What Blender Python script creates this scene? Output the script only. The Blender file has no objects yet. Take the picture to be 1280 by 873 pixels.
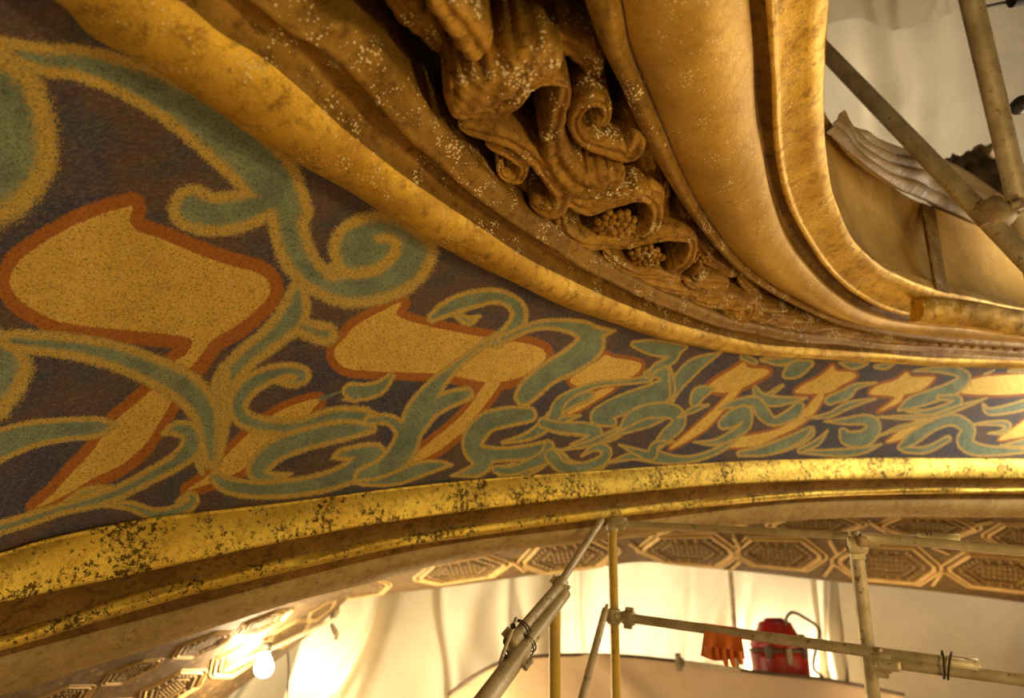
import bpy, bmesh, math, random
import numpy as np
from mathutils import Vector, Matrix

random.seed(7); rng = np.random.default_rng(7)
S = bpy.context.scene
COL = S.collection

# ------------------------------------------------------------------ camera, world, lights, exposure
PITCH = math.radians(22); FPX = 850.0; CAM = np.array([0.0, 0.0, 0.9])
cp, sp = math.cos(PITCH), math.sin(PITCH)
cam_d = bpy.data.cameras.new('camera'); cam = bpy.data.objects.new('camera', cam_d); COL.objects.link(cam)
cam_d.sensor_fit = 'HORIZONTAL'; cam_d.sensor_width = 36; cam_d.lens = 36*FPX/1280
cam.location = CAM; cam.rotation_euler = (math.pi/2+PITCH, 0, 0); cam_d.clip_start = .02
cam_d.dof.use_dof = True; cam_d.dof.focus_distance = 1.5; cam_d.dof.aperture_fstop = 2.4
S.camera = cam
S.view_settings.view_transform = 'Standard'; S.view_settings.look = 'None'; S.view_settings.gamma = 1
S.view_settings.use_curve_mapping = False; S.view_settings.exposure = 0.0
w = bpy.data.worlds.new('world'); S.world = w; w.use_nodes = True
w.node_tree.nodes['Background'].inputs[0].default_value = (1, .60, .26, 1)
w.node_tree.nodes['Background'].inputs[1].default_value = 0.06

def ray(x, y):
    xn = (np.asarray(x, float)-640)/FPX; yn = (436.5-np.asarray(y, float))/FPX
    return xn, cp-yn*sp, sp+yn*cp
def at(x, y, Y):                      # point seen at photo position (x, y) at depth Y along the view axis
    a, b, c = ray(x, y)
    return np.stack([a*Y+CAM[0], b*Y+CAM[1], c*Y+CAM[2]], -1)
KT = 0.11
def plane_depth(x, y, z0):            # depth where the ray meets the (slightly tilted) ceiling level z0
    a, b, c = ray(x, y)
    return z0/(c-KT*a)
def lv(x, y, z0): return at(x, y, plane_depth(x, y, z0))
def project(P):
    P = np.asarray(P)-CAM
    Y = P[..., 1]*cp+P[..., 2]*sp; up = -P[..., 1]*sp+P[..., 2]*cp
    return 640+FPX*P[..., 0]/Y, 436.5-FPX*up/Y

def lamp(name, loc, power, radius=.05, col=(1, .66, .30), kind='POINT', size=.5, aim=None, spread=None):
    d = bpy.data.lights.new(name, kind); d.energy = power; d.color = col
    if kind == 'AREA':
        d.size = size
        if spread: d.spread = spread
    else: d.shadow_soft_size = radius
    o = bpy.data.objects.new(name, d); COL.objects.link(o); o.location = loc
    if aim is not None:
        o.rotation_euler = (Vector(aim)-Vector(loc)).to_track_quat('-Z', 'Y').to_euler()
    return o
lamp('work_or_fill_light', (1.9, 0.9, 0.75), 30, .08, (1, .67, .25))
lamp('work_or_fill_light', (1.15, .15, 1.0), 30, .06, (1, .67, .25))  # added fill, no visible source: grazes the painting and carving from the right
lamp('work_or_fill_light', (.15, 1.9, -.1), 27, .25, (1, .67, .25))  # added low front fill for the painting and lower gold band
lamp('work_or_fill_light', at(955, 838, 6.3), 120, .12, (1, .82, .55))
lamp('work_or_fill_light', at(735, 790, 6.9), 240, .25, (1, .82, .55))
lamp('work_or_fill_light', at(560, 900, 4.0), 60, .25, (1, .72, .34))  # invented lamp below the frame, brightens the left sheets from the front
lamp('work_or_fill_light', at(1250, 950, 4.0), 42, .25, (1, .67, .30))  # invented lamp below the frame, lifts the far right sheet
lamp('work_or_fill_light', (-.35, .25, .35), 8, .10, (1, .67, .25))  # weak fill added near the camera to boost the gold pods
lamp('work_or_fill_light', at(380, 860, 4.8), 55, .2, (1, .78, .44))  # extra unseen lamp added to whiten the sheet beside the bulb
lamp('sheet_light', at(1650, 420, 3.0), 190, .5, (1, .82, .58))  # off-frame light added to brighten the sheet above the opening
lamp('work_or_fill_light', at(1000, 150, 5.8), 40, .3, (1, .80, .52))

# ------------------------------------------------------------------ helpers
def setp(o, label=None, cat=None, group=None, kind=None, category=None):
    cat = cat or category
    if label: o['label'] = label
    if cat: o['category'] = cat
    if group: o['group'] = group
    if kind: o['kind'] = kind
    return o
def obj(name, verts, faces, mat, parent=None, smooth=True, **kw):
    me = bpy.data.meshes.new(name)
    verts = np.asarray(verts, np.float32)
    if isinstance(faces, np.ndarray):
        n = len(faces); k = faces.shape[1]
        me.vertices.add(len(verts)); me.vertices.foreach_set('co', verts.ravel())
        me.loops.add(n*k); me.loops.foreach_set('vertex_index', faces.astype(np.int32).ravel())
        me.polygons.add(n); me.polygons.foreach_set('loop_start', np.arange(0, n*k, k, dtype=np.int32))
        me.update(calc_edges=True)
    else:
        me.from_pydata([tuple(map(float, v)) for v in verts], [], faces)
    me.materials.append(mat)
    me.polygons.foreach_set('use_smooth', [smooth]*len(me.polygons)); me.update()
    o = bpy.data.objects.new(name, me); COL.objects.link(o)
    if parent is not None: o.parent = parent
    setp(o, **kw); return o
def empty(name, loc=(0, 0, 0), **kw):
    o = bpy.data.objects.new(name, None); COL.objects.link(o); o.location = loc; o.empty_display_size = .05
    setp(o, **kw); return o
def adopt(child, parent):             # parent while keeping world coordinates
    child.parent = parent; child.matrix_parent_inverse = Matrix.Translation(parent.location).inverted(); return child
def catmull(P, n, closed=False):
    P = np.asarray(P, float)
    Q = np.vstack([P[-1], P, P[0], P[1]]) if closed else np.vstack([2*P[0]-P[1], P, 2*P[-1]-P[-2]])
    m = len(P) if closed else len(P)-1
    t = np.linspace(0, m, n, endpoint=not closed); i = np.minimum(t.astype(int), m-1); f = (t-i)[:, None]
    a, b, c, d = Q[i], Q[i+1], Q[i+2], Q[i+3]
    return .5*((2*b)+(-a+c)*f+(2*a-5*b+4*c-d)*f**2+(-a+3*b-3*c+d)*f**3)
def even(P, n):                       # resample by arc length of the first two columns
    P = catmull(P, 600); d = np.r_[0, np.cumsum(np.hypot(*np.diff(P[:, :2], axis=0).T))]
    s = np.linspace(0, d[-1], n)
    return np.stack([np.interp(s, d, P[:, k]) for k in range(P.shape[1])], 1)
def grid_faces(n, m, wrap=False):
    mm = m if wrap else m-1
    i, j = np.meshgrid(np.arange(n-1), np.arange(mm), indexing='ij')
    j2 = (j+1) % m
    return np.stack([i*m+j, i*m+j2, (i+1)*m+j2, (i+1)*m+j], -1).reshape(-1, 4)
def rail_level(px, z0, n):            # px: list of (x, y) on ceiling level z0
    q = even(np.array(px, float), n); return lv(q[:, 0], q[:, 1], z0)
def rail_depth(px, n):                # px: list of (x, y, depth)
    q = even(np.array(px, float), n); return at(q[:, 0], q[:, 1], q[:, 2])
def nz(v): return v/np.maximum(np.linalg.norm(v, axis=-1, keepdims=True), 1e-9)
def prof(pts, sub=6, smooth=False):   # profile polyline subdivided
    p = np.array(pts, float)
    if smooth: return catmull(p, len(p)*sub)
    out = []
    for a, b in zip(p[:-1], p[1:]):
        for k in range(sub): out.append(a+(b-a)*k/sub)
    return np.array(out+[p[-1]])
def arc(t0, h0, t1, h1, bulge, n=12): # arc between two profile points
    s = np.linspace(0, 1, n)
    return [(t0+(t1-t0)*a, h0+(h1-h0)*a+bulge*math.sin(math.pi*a)**.8) for a in s]
def noise1(u, seed, octs=((3, 1), (7, .5), (17, .25))):
    r = np.random.default_rng(seed); o = 0
    for f, a in octs: o = o+a*np.sin(u*f*2*np.pi*r.uniform(.8, 1.2)+r.uniform(0, 6.3))
    return o
def strip(name, A, B, profile, mat, parent=None, wobble=0.0, back=.0, seed=1, **kw):
    """moulding: profile (t across, h out towards the room, both in widths) swept along the rails A, B"""
    n = len(A); pr = np.array(profile); m = len(pr)
    T = nz(np.gradient(A+B, axis=0)); D = B-A; W = np.linalg.norm(D, axis=1)
    # smoothed width so the section does not pump
    N = nz(np.cross(T, D)); mid = (A+B)/2
    s = np.sign(np.sum(N*(CAM-mid), 1).mean()); N = N*s
    V = A[:, None]+D[:, None]*pr[None, :, :1]+(N*W[:, None])[:, None]*pr[None, :, 1:]
    if wobble:
        u = np.linspace(0, 1, n)
        g = np.random.default_rng(seed)
        for k in range(10):
            fu, ft = g.uniform(2, 16), g.uniform(0, 1.5)
            V = V+(N*W[:, None])[:, None]*(wobble*np.sin(u[:, None]*fu*6.28+pr[None, :, 0]*ft*6.28+g.uniform(0, 6))/(1+k*.4))[:, :, None]
    return obj(name, V.reshape(-1, 3), grid_faces(n, m), mat, parent, **kw)

def tube(name, pts, r, mat, parent=None, seg=16, caps=True, hollow=0.0, **kw):
    P = np.array(pts, float); n = len(P); R = np.broadcast_to(np.asarray(r, float), (n,))
    T = nz(np.gradient(P, axis=0)) if n > 2 else nz(np.repeat((P[1]-P[0])[None], n, 0))
    ref = np.array([0, 0, 1.0]) if abs(T[0][2]) < .9 else np.array([1.0, 0, 0])
    U = [nz(np.cross(T[0], ref))]
    for k in range(1, n): U.append(nz(U[-1]-T[k]*np.dot(U[-1], T[k])))
    U = np.array(U); Vv = np.cross(T, U); a = np.linspace(0, 2*np.pi, seg, endpoint=False)
    V = P[:, None]+R[:, None, None]*(U[:, None]*np.cos(a)[None, :, None]+Vv[:, None]*np.sin(a)[None, :, None])
    V = V.reshape(-1, 3); F = [tuple(f) for f in grid_faces(n, seg, True)]
    V = list(V)
    if caps:
        for e, ring in ((0, range(seg)), (n-1, range((n-1)*seg, n*seg))):
            ring = list(ring)
            if hollow:
                s = -1 if e == 0 else 1
                b = len(V)
                for k in ring: V.append(P[e]+(V[k]-P[e])*.82)
                for k in ring: V.append(P[e]+(V[k]-P[e])*.82-s*T[e]*hollow)
                for k in range(seg):
                    k2 = (k+1) % seg
                    F.append((ring[k], ring[k2], b+k2, b+k)); F.append((b+k, b+k2, b+seg+k2, b+seg+k))
                F.append(tuple(range(b+seg, b+2*seg)))
            else: F.append(tuple(ring))
    o = obj(name, V, F, mat, parent, **kw); return o
def bolt_tube(*a, **k): return tube(*a, **k)
def boxm(name, c, ax, half, mat, parent=None, bevel=.12, **kw):
    """rounded block: centre c, orthonormal axes ax (3 rows), half sizes"""
    bm = bmesh.new(); bmesh.ops.create_cube(bm, size=2)
    for v in bm.verts: v.co = Vector([v.co[k]*half[k] for k in range(3)])
    bmesh.ops.bevel(bm, geom=bm.edges[:], offset=bevel*min(half)*2, segments=3, affect='EDGES', profile=.5)
    V = np.array([v.co[:] for v in bm.verts])@np.array(ax)+np.array(c)
    F = [tuple(v.index for v in f.verts) for f in bm.faces]; bm.free()
    return obj(name, V, F, mat, parent, smooth=False, **kw)

# ------------------------------------------------------------------ materials
class NT:
    def __init__(s, name):
        s.m = bpy.data.materials.new(name); s.m.use_nodes = True; s.t = s.m.node_tree; s.n = s.t.nodes; s.b = s.n['Principled BSDF']
        s.out = s.n['Material Output']; s.co = s.n.new('ShaderNodeTexCoord').outputs['Object']
    def lk(s, a, b): s.t.links.new(a, b)
    def add(s, ty, ins=(), **props):
        nd = s.n.new(ty)
        for k, v in props.items(): setattr(nd, k, v)
        for k, v in (ins.items() if isinstance(ins, dict) else enumerate(ins)):
            if v is None: continue
            if hasattr(v, 'is_output') or isinstance(v, bpy.types.NodeSocket): s.lk(v, nd.inputs[k])
            else: nd.inputs[k].default_value = v
        return nd
    def noise(s, scale, detail=4, rough=.55, vec=None, dist=0):
        return s.add('ShaderNodeTexNoise', {'Vector': vec or s.co, 'Scale': scale, 'Detail': detail, 'Roughness': rough, 'Distortion': dist}).outputs['Fac']
    def math(s, op, a, b=None, c=None, clamp=False):
        return s.add('ShaderNodeMath', [a, b, c], operation=op, use_clamp=clamp).outputs[0]
    def rng(s, v, a, b, c=0.0, d=1.0):
        return s.add('ShaderNodeMapRange', [v, a, b, c, d], clamp=True).outputs[0]
    def mix(s, f, a, b, mode='MIX'):
        nd = s.n.new('ShaderNodeMix'); nd.data_type = 'RGBA'; nd.blend_type = mode
        for k, v in ((0, f), (6, a), (7, b)):
            if isinstance(v, bpy.types.NodeSocket): s.lk(v, nd.inputs[k])
            else: nd.inputs[k].default_value = (*v, 1) if isinstance(v, tuple) and len(v) == 3 else v
        return nd.outputs[2]
    def con(s, v, mid, half, amt): return s.math('MULTIPLY', s.rng(v, mid-half, mid+half), amt)
    def vor(s, scale, vec=None, feature='F1'):
        return s.add('ShaderNodeTexVoronoi', {'Vector': vec or s.co, 'Scale': scale}, feature=feature).outputs['Distance']
    def map(s, scale, rot=(0, 0, 0)):
        return s.add('ShaderNodeMapping', {'Vector': s.co, 'Scale': scale, 'Rotation': rot}).outputs[0]
    def attr(s, name): return s.add('ShaderNodeAttribute', attribute_name=name).outputs['Fac']
    def bump(s, h, strength, dist=.01, normal=None):
        nd = s.add('ShaderNodeBump', {'Strength': strength, 'Distance': dist, 'Height': h})
        if normal: s.lk(normal, nd.inputs['Normal'])
        s.lk(nd.outputs[0], s.b.inputs['Normal']); return nd.outputs[0]
    def fin(s, col=None, rough=None, metal=None, spec=None):
        for k, v in (('Base Color', col), ('Roughness', rough), ('Metallic', metal), ('Specular IOR Level', spec)):
            if v is None: continue
            if isinstance(v, bpy.types.NodeSocket): s.lk(v, s.b.inputs[k])
            else: s.b.inputs[k].default_value = (*v, 1) if isinstance(v, tuple) and len(v) == 3 else v
        return s.m

def gold(name, light, mid, dark, rough=(.35, .6), metal=.62, speck=.5, pit=.3, scale=1.0, bump=.5, mott=1.0):
    s = NT(name)
    big = s.noise(5*scale, 4, .65); med = s.noise(38*scale, 6, .7); fine = s.noise(300*scale, 4, .7)
    c = s.mix(s.rng(big, .38, .60), mid, light)
    c = s.mix(s.rng(med,   .50, .66, 0, .85*mott), c, dark)
    c = s.mix(s.rng(fine, .50, .66, 0, .45), c, dark)
    c = s.mix(s.rng(s.noise(210*scale, 3, .6), .56, .68, 0, .5), c, light)
    pn = s.math('ADD', s.math('MULTIPLY', s.noise(75*scale, 6, .8), .7), s.math('MULTIPLY', s.noise(9*scale, 3, .6), .3))
    pits = s.math('MULTIPLY', s.rng(pn, .535+.05*(1-pit), .575+.05*(1-pit)), pit*1.4, clamp=True)
    c = s.mix(pits, c, tuple(k*.25 for k in dark))
    # pale specks: plaster crumbs and painted-in glitter highlights on the leaf
    v = s.vor(150*scale); thr = s.rng(s.noise(16*scale, 4, .7), .47, .62, 0.0, .36)
    sm = s.rng(s.math('SUBTRACT', s.math('MULTIPLY', thr, speck*1.25), v), 0, .04)
    c = s.mix(sm, c, (.95, .84, .58))
    h = s.math('ADD', s.math('MULTIPLY', med, .8), s.math('MULTIPLY', fine, .35))
    h = s.math('ADD', h, s.math('MULTIPLY', sm, .5)); h = s.math('SUBTRACT', h, s.math('MULTIPLY', pits, .4))
    s.bump(h, bump, .006)
    r = s.rng(med, .3, .75, rough[0], rough[1])
    me = s.math('MULTIPLY', s.math('SUBTRACT', 1.0, sm), metal)
    return s.fin(c, r, me, .25)
GOLD_UP = gold('aged_gold_leaf', (.86, .58, .09), (.58, .35, .05), (.32, .18, .035), speck=.75, pit=.25)
GOLD_BROWN = gold('worn_brown_gold', (.40, .235, .042), (.27, .15, .028), (.14, .075, .017), speck=.9, pit=.3, metal=.3)
GOLD_ROLL = gold('dull_gold_roll', (.66, .43, .085), (.50, .31, .06), (.32, .18, .04), mott=.4, speck=.7, pit=.12, metal=.4, rough=(.38, .55))
GOLD_LOW = gold('bright_pitted_gold', (1.0, .78, .15), (.88, .62, .10), (.46, .28, .05), speck=.12, pit=1.15, metal=.6, rough=(.32, .5))
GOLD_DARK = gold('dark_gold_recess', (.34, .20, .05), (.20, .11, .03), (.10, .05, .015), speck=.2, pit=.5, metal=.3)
CARVE = gold('carved_brown_gold', (.60, .355, .07), (.33, .18, .035), (.12, .06, .015), speck=1.15, pit=.3, metal=.4, bump=.8)
CARVE_BG = gold('carving_ground', (.06, .03, .012), (.035, .018, .008), (.02, .01, .006), speck=.3, pit=.4, metal=.1)  # near-black colour paints in the shade of the gaps between carvings
PLASTER = gold('tan_plaster', (.64, .49, .22), (.50, .37, .15), (.34, .235, .09), speck=.1, pit=.35, metal=.0, rough=(.5, .8))

def painted_mat():
    s = NT('painted_frieze_paint')
    st = s.noise(330, 2, .6, s.map((1, 1, .35), (.3, .5, .6))); st2 = s.noise(95, 4, .7)
    n = s.math('SUBTRACT', s.math('ADD', s.math('MULTIPLY', st, 4.2), s.math('MULTIPLY', st2, 1.8)), 3.0)
    def mask(a, amp, sharp=3.2):
        return s.math('ADD', s.math('MULTIPLY', s.math('ADD', s.attr(a), s.math('MULTIPLY', n, amp)), sharp), .5, clamp=True)
    big = s.noise(4.5, 4, .6); big2 = s.noise(9, 3, .6, s.map((1, 1.7, 1)))
    base = s.mix(s.rng(big, .42, .56), (.052, .056, .13), (.125, .082, .085))
    base = s.mix(s.rng(big2, .50, .62, 0, .7), base, (.045, .08, .13))
    base = s.mix(s.con(s.noise(75, 6, .85, s.map((1, 2.5, 2.5))), .535, .045, .6), base, (.24, .20, .18))
    orange = s.mix(s.rng(s.noise(120, 5, .75), .38, .62), (.52, .20, .04), (.38, .135, .03))
    g = s.mix(s.rng(s.noise(22, 5, .6), .35, .68), (1.0, .74, .17), (.86, .58, .12))
    g = s.mix(s.con(s.noise(150, 4, .85), .555, .035, .5), g, (.46, .27, .04))
    g = s.mix(s.con(s.noise(230, 3, .8, s.map((1, 1, 1), (1, 2, 3))), .565, .03, .8), g, (1, .88, .40))
    teal = s.mix(s.rng(s.noise(12, 4, .65), .35, .65), (.19, .30, .25), (.34, .47, .34))
    teal = s.mix(s.rng(st, .46, .60, 0, .60), teal, (.12, .13, .10))
    out = s.mix(s.rng(st, .42, .60), (.80, .60, .15), (.50, .35, .09))
    c = s.mix(mask('pod', .35), base, orange)
    gm = mask('podin', .22, 5); c = s.mix(gm, c, g)
    c = s.mix(s.math('MULTIPLY', mask('leaf', .5), .93), c, teal)
    om = s.math('MULTIPLY', mask('edge', .95, 3), .95); c = s.mix(om, c, out)
    # worn cracks and rubbed patches
    c = s.mix(s.con(s.noise(170, 5, .85, s.map((1, 1, 1), (2, 1, .5))), .575, .03, .75), c, (.075, .048, .028))
    s.bump(s.math('ADD', st, s.math('MULTIPLY', st2, .6)), .35, .003)
    gl = s.math('MAXIMUM', gm, s.math('MULTIPLY', om, .6))
    gl = s.math('MULTIPLY', gl, s.math('SUBTRACT', 1.0, s.math('MULTIPLY', mask('leaf', .3), .6)))
    return s.fin(c, s.rng(gl, 0, 1, .62, .42), s.math('MULTIPLY', gl, .35), .35)

def sheet_mat(name, col, trans=.5, rough=.5):
    s = NT(name); s.fin(col, rough, 0, .4)
    c = s.mix(s.rng(s.noise(3, 4, .6), .35, .7), col, tuple(k*.86 for k in col)); s.lk(c, s.b.inputs['Base Color'])
    s.bump(s.noise(9, 5, .6, dist=1.2), .35, .03)
    tr = s.n.new('ShaderNodeBsdfTranslucent'); s.lk(c, tr.inputs[0]); mx = s.n.new('ShaderNodeMixShader'); mx.inputs[0].default_value = trans
    s.lk(s.b.outputs[0], mx.inputs[1]); s.lk(tr.outputs[0], mx.inputs[2]); s.lk(mx.outputs[0], s.out.inputs[0]); return s.m
def plain(name, a, b, scale=20, rough=.6, metal=0, bump=.2, spots=None, spot_scale=60):
    s = NT(name); n = s.noise(scale, 4, .6); c = s.mix(s.rng(n, .35, .65), a, b)
    if spots: c = s.mix(s.rng(s.noise(spot_scale, 4, .7), .60, .66, 0, .8), c, spots)
    s.bump(s.noise(scale*6, 3, .6), bump, .004); return s.fin(c, rough, metal)
def emit(name, col, strength):
    s = NT(name); s.b.inputs['Emission Color'].default_value = (*col, 1); s.b.inputs['Emission Strength'].default_value = strength
    return s.fin((.9, .8, .6), .3)
SHEET = sheet_mat('white_plastic_sheet', (.84, .76, .58)); SHEET_PALE = sheet_mat('pale_plastic_sheet', (.80, .74, .60), .4)
SHEET_TAN = sheet_mat('dusty_plastic_sheet', (.46, .33, .16), .2); TARP = sheet_mat('dark_tarp', (.12, .09, .06), .1)
PINK = sheet_mat('drop_cloth', (.70, .55, .40), .2)
STEEL = plain('dusty_scaffold_steel', (.66, .60, .46), (.44, .38, .26), 14, .5, .25, .3, (.16, .10, .05), 50)
YELLOW = plain('yellow_scaffold_paint', (.72, .52, .07), (.58, .42, .10), 10, .45, .05, .2, (.24, .15, .05), 60)
CREAM = plain('cream_pipe_paint', (.70, .64, .44), (.55, .48, .30), 12, .45, .1, .2, (.30, .24, .10), 40)
RUST = plain('rusty_coupler', (.34, .22, .12), (.50, .42, .28), 30, .7, .2, .5)
WIRE = plain('dark_wire', (.03, .025, .02), (.06, .04, .03), 20, .6, .2)
ORANGE = plain('orange_rubber', (.88, .25, .06), (.74, .19, .04), 12, .55, 0, .3)
RED = plain('red_plastic', (.34, .016, .010), (.27, .012, .010), 5, .35, 0, .05)
BLACK = plain('black_plastic', (.02, .018, .016), (.035, .03, .025), 10, .4, 0, .1)
HOSE = plain('dark_hose', (.05, .035, .025), (.09, .06, .04), 30, .5, 0, .2)
TAPE = plain('grey_tape', (.30, .26, .18), (.2, .17, .12), 30, .6, 0, .4)
BOARD = plain('deck_boards', (.34, .22, .12), (.22, .14, .08), 3, .8, 0, .4)
BULB = emit('glowing_bulb', (1, .86, .6), 28)
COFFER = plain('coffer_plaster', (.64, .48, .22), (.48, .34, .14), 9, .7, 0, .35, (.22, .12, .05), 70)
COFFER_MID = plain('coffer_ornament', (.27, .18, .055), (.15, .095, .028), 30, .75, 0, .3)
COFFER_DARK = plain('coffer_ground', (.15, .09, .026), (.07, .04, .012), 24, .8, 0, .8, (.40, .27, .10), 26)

# ================================================================== the ceiling opening: rails traced on gently tilted levels
A_PX = [(-150, -130), (-60, -75), (65, 0), (113, 45), (192, 86), (271, 141), (344, 187), (430, 237), (541, 304), (627, 347), (730, 392), (806, 417), (899, 438), (1046, 449), (1143, 457), (1280, 461), (1430, 464)]
B_PX = [(240, -120), (381, 0), (445, 38), (500, 88), (548, 152), (599, 206), (654, 256), (705, 291), (777, 339), (860, 377), (932, 402), (1018, 418), (1120, 430), (1280, 440), (1430, 446)]
C_PX = [(703, -130), (733, 0), (751, 56), (778, 112), (798, 158), (826, 212), (874, 284), (932, 346), (1018, 394), (1070, 411), (1132, 422), (1200, 429), (1280, 434), (1430, 441)]
C2_PX = [(752, -130), (778, 0), (788, 54), (812, 116), (830, 158), (853, 215), (887, 276), (940, 338), (1022, 386), (1074, 403), (1134, 416), (1200, 422), (1280, 427), (1430, 434)]
D_PX = [(922, -130), (936, 0), (941, 69), (944, 137), (953, 190), (965, 249), (987, 305), (1029, 356), (1077, 389), (1132, 404), (1200, 411), (1280, 419), (1430, 430)]
D2_PX = [(945, -130), (956, 0), (962, 86), (967, 180), (980, 245), (1006, 298), (1043, 347), (1090, 380), (1142, 396), (1200, 401), (1280, 408), (1430, 420)]
E_PX = [(1052, -130), (1037, 0), (1031, 80), (1030, 144), (1036, 215), (1045, 252), (1066, 298), (1106, 336), (1166, 362), (1220, 374), (1280, 386), (1430, 405)]
F_PX = [(1000, -130), (1012, -20), (1012, 60), (1028, 134), (1056, 174), (1090, 213), (1135, 246), (1190, 269), (1245, 294), (1300, 325), (1430, 395)]
NR = 520
A3 = rail_level(A_PX, .80, NR); B3 = rail_level(B_PX, .84, NR)
C3 = rail_level(C_PX, .845, NR); C23 = rail_level(C2_PX, .85, NR); D3 = rail_level(D_PX, .85, NR); D23 = rail_level(D2_PX, .86, NR)
E3 = rail_level(E_PX, .89, NR); F3 = rail_level(F_PX, 1.36, NR)

# ---- upper gilded moulding between the painting and the carving
pr = [(.0, -.55), (.0, -.25), (.0, -.02)]+arc(.0, .0, .50, .03, .075, 14)+arc(.50, .02, .78, .03, -.10, 12)+[(.79, .05), (.81, .055), (.84, .04)]+arc(.84, .03, 1., .0, .01, 6)+[(1.005, -.03), (1.01, -.2), (1.01, -.6)]
pr_a = [p for p in pr if p[0] <= .5][:17]
t1 = strip('trim_1', A3, B3, pr_a, GOLD_UP, wobble=.006, label='broad gilded lower roll of the moulding along the top of the painted frieze', kind='structure')
strip('cavetto', A3, B3, arc(.50, .03, .78, .03, -.10, 14), GOLD_BROWN, t1, wobble=.004, label='worn brown hollow')
strip('fillet', A3, B3, [(.78, .03), (.785, .05), (.80, .058), (.83, .045), (.86, .035), (.93, .03), (1., .0), (1.005, -.03), (1.01, -.2), (1.01, -.6)], GOLD_BROWN, t1, wobble=.008, seed=4)

# ---- big rolled moulding beyond the carving
t2 = strip('trim_2', C23, D3, arc(0, 0, 1, 0, .26, 26)+[(1., -.02), (1.01, -.1)], GOLD_ROLL, wobble=.002, seed=8, label='wide dull gold roll curving round the corner of the ceiling opening', kind='structure')
strip('bead', C3, C23, [(0, -1.6), (0, -.5)]+arc(0, 0, 1, -.1, .45, 10), GOLD_BROWN, t2, wobble=.02, seed=3)
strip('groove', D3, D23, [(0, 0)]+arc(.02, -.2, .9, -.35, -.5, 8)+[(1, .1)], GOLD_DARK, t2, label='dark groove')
t3 = strip('trim_3', D23, E3, [(0, -.1), (0, .03), (.06, .07), (.12, .04)]+arc(.12, .035, .55, .05, -.02, 10)+arc(.58, .053, 1., .0, .05, 12)+[(1.005, -.05), (1.0, -.3)], GOLD_UP, wobble=.006, seed=5, label='mottled gold band stepping up beside the wide gold roll', kind='structure')
# straight casting that takes over right of the joint
RT = rail_depth([(1151, 375, 2.27), (1166, 371, 2.29), (1220, 377, 2.34), (1280, 388, 2.40), (1430, 408, 2.56)], 120)
RB = rail_depth([(1149, 402, 2.27), (1164, 405, 2.29), (1220, 410, 2.34), (1280, 420, 2.40), (1430, 436, 2.56)], 120)
RPR = [(0, -.5)]+arc(0, 0, 1, 0, .20, 18)+[(1, -.5)]
t4 = strip('trim_4', RT, RB, RPR, GOLD_UP, wobble=.006, label='straight length of gold roll butting against the curved corner moulding', kind='structure')
obj('end_face', [v.co[:] for v in t4.data.vertices[:len(RPR)]], [tuple(range(len(RPR)))], GOLD_UP, t4, smooth=False)
# inner upstand of the opening with joints
t5 = strip('wall_opening', E3, F3, arc(0, 0, 1, 0, -.06, 30), GOLD_ROLL, seed=9, label='flat tan gold upstand inside the ceiling opening', kind='structure')

def patch_rails(x0, x1, xe0, xe1):
    def pick(R3, xa, xb):
        X = project(R3)[0]; i = np.argsort(np.abs(X[200:]-xa))[0]+200; j = np.argsort(np.abs(X[200:]-xb))[0]+200
        return R3[i], R3[j]
    (a, b), (c, d) = pick(E3, xe0, xe1), pick(F3, x0, x1); k = np.linspace(0, 1, 24)[:, None]
    return a+(c-a)*k, b+(d-b)*k
PA, PBb = patch_rails(1152, 1168, 1170, 1186)
strip('joint_cover', PA, PBb, [(0, -.1), (.0, .012), (.02, .03), (.98, .03), (1, .012), (1, -.1)], GOLD_BROWN, t5, label='dark vertical joint strip', smooth=False)

# ---- painted frieze
O0_PX = [(-150, 728, 1.42), (0, 689, 1.58), (50, 674, 1.63), (141, 655, 1.72), (208, 644, 1.78), (343, 628, 1.90), (430, 617, 1.98), (492, 609, 2.06), (609, 597, 2.20), (730, 589, 2.36), (909, 576, 2.65), (1082, 571, 2.95), (1280, 572, 3.25), (1430, 575, 3.45)]
NU, NV = 1250, 400
top_px = even(np.array(A_PX, float), NU)
off = np.gradient(top_px, axis=0); off = off/np.hypot(*off.T)[:, None]; off = np.stack([off[:, 1], -off[:, 0]], 1)*np.interp(top_px[:, 0], [0, 1280], [40, 12])[:, None]
tp = top_px+off
PT = lv(tp[:, 0], tp[:, 1], .88)
PB = rail_depth(O0_PX, NU)
PBn = PB+np.array([0, .0, -.012])
v = np.linspace(0, 1.0, NV)
Dn = PBn-PT; Tn = nz(np.gradient(PT+PBn, axis=0)); Nn = nz(np.cross(Tn, Dn)); Nn *= np.sign(np.sum(Nn*(CAM-(PT+PBn)/2), 1).mean())
V = PT[:, None]+Dn[:, None]*v[None, :, None]-(Nn*np.linalg.norm(Dn, axis=1)[:, None])[:, None]*(.05*np.sin(np.pi*v))[None, :, None]
V = V.reshape(-1, 3)
PX = np.stack(project(V), 1)
nV = len(V)
leaf = np.full(nV, -2.0); edge = np.full(nV, -2.0); pod = np.full(nV, -2.0); podin = np.full(nV, -2.0)
CROP = {1: (0, 0, 2.909), 2: (0, 220, 2.909), 3: (0, 440, 2.909), 4: (300, 220, 2.909), 5: (300, 400, 2.909), 6: (600, 350, 2.909), 7: (900, 400, 3.295)}
def cpx(c, pts):
    ox, oy, s = CROP[c]; p = np.array(pts, float); p[:, 0] = p[:, 0]/s+ox; p[:, 1] = p[:, 1]/s+oy; return p
def box_sel(P, pad): return np.nonzero((PX[:, 0] > P[:, 0].min()-pad) & (PX[:, 0] < P[:, 0].max()+pad) & (PX[:, 1] > P[:, 1].min()-pad) & (PX[:, 1] < P[:, 1].max()+pad))[0]
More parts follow.
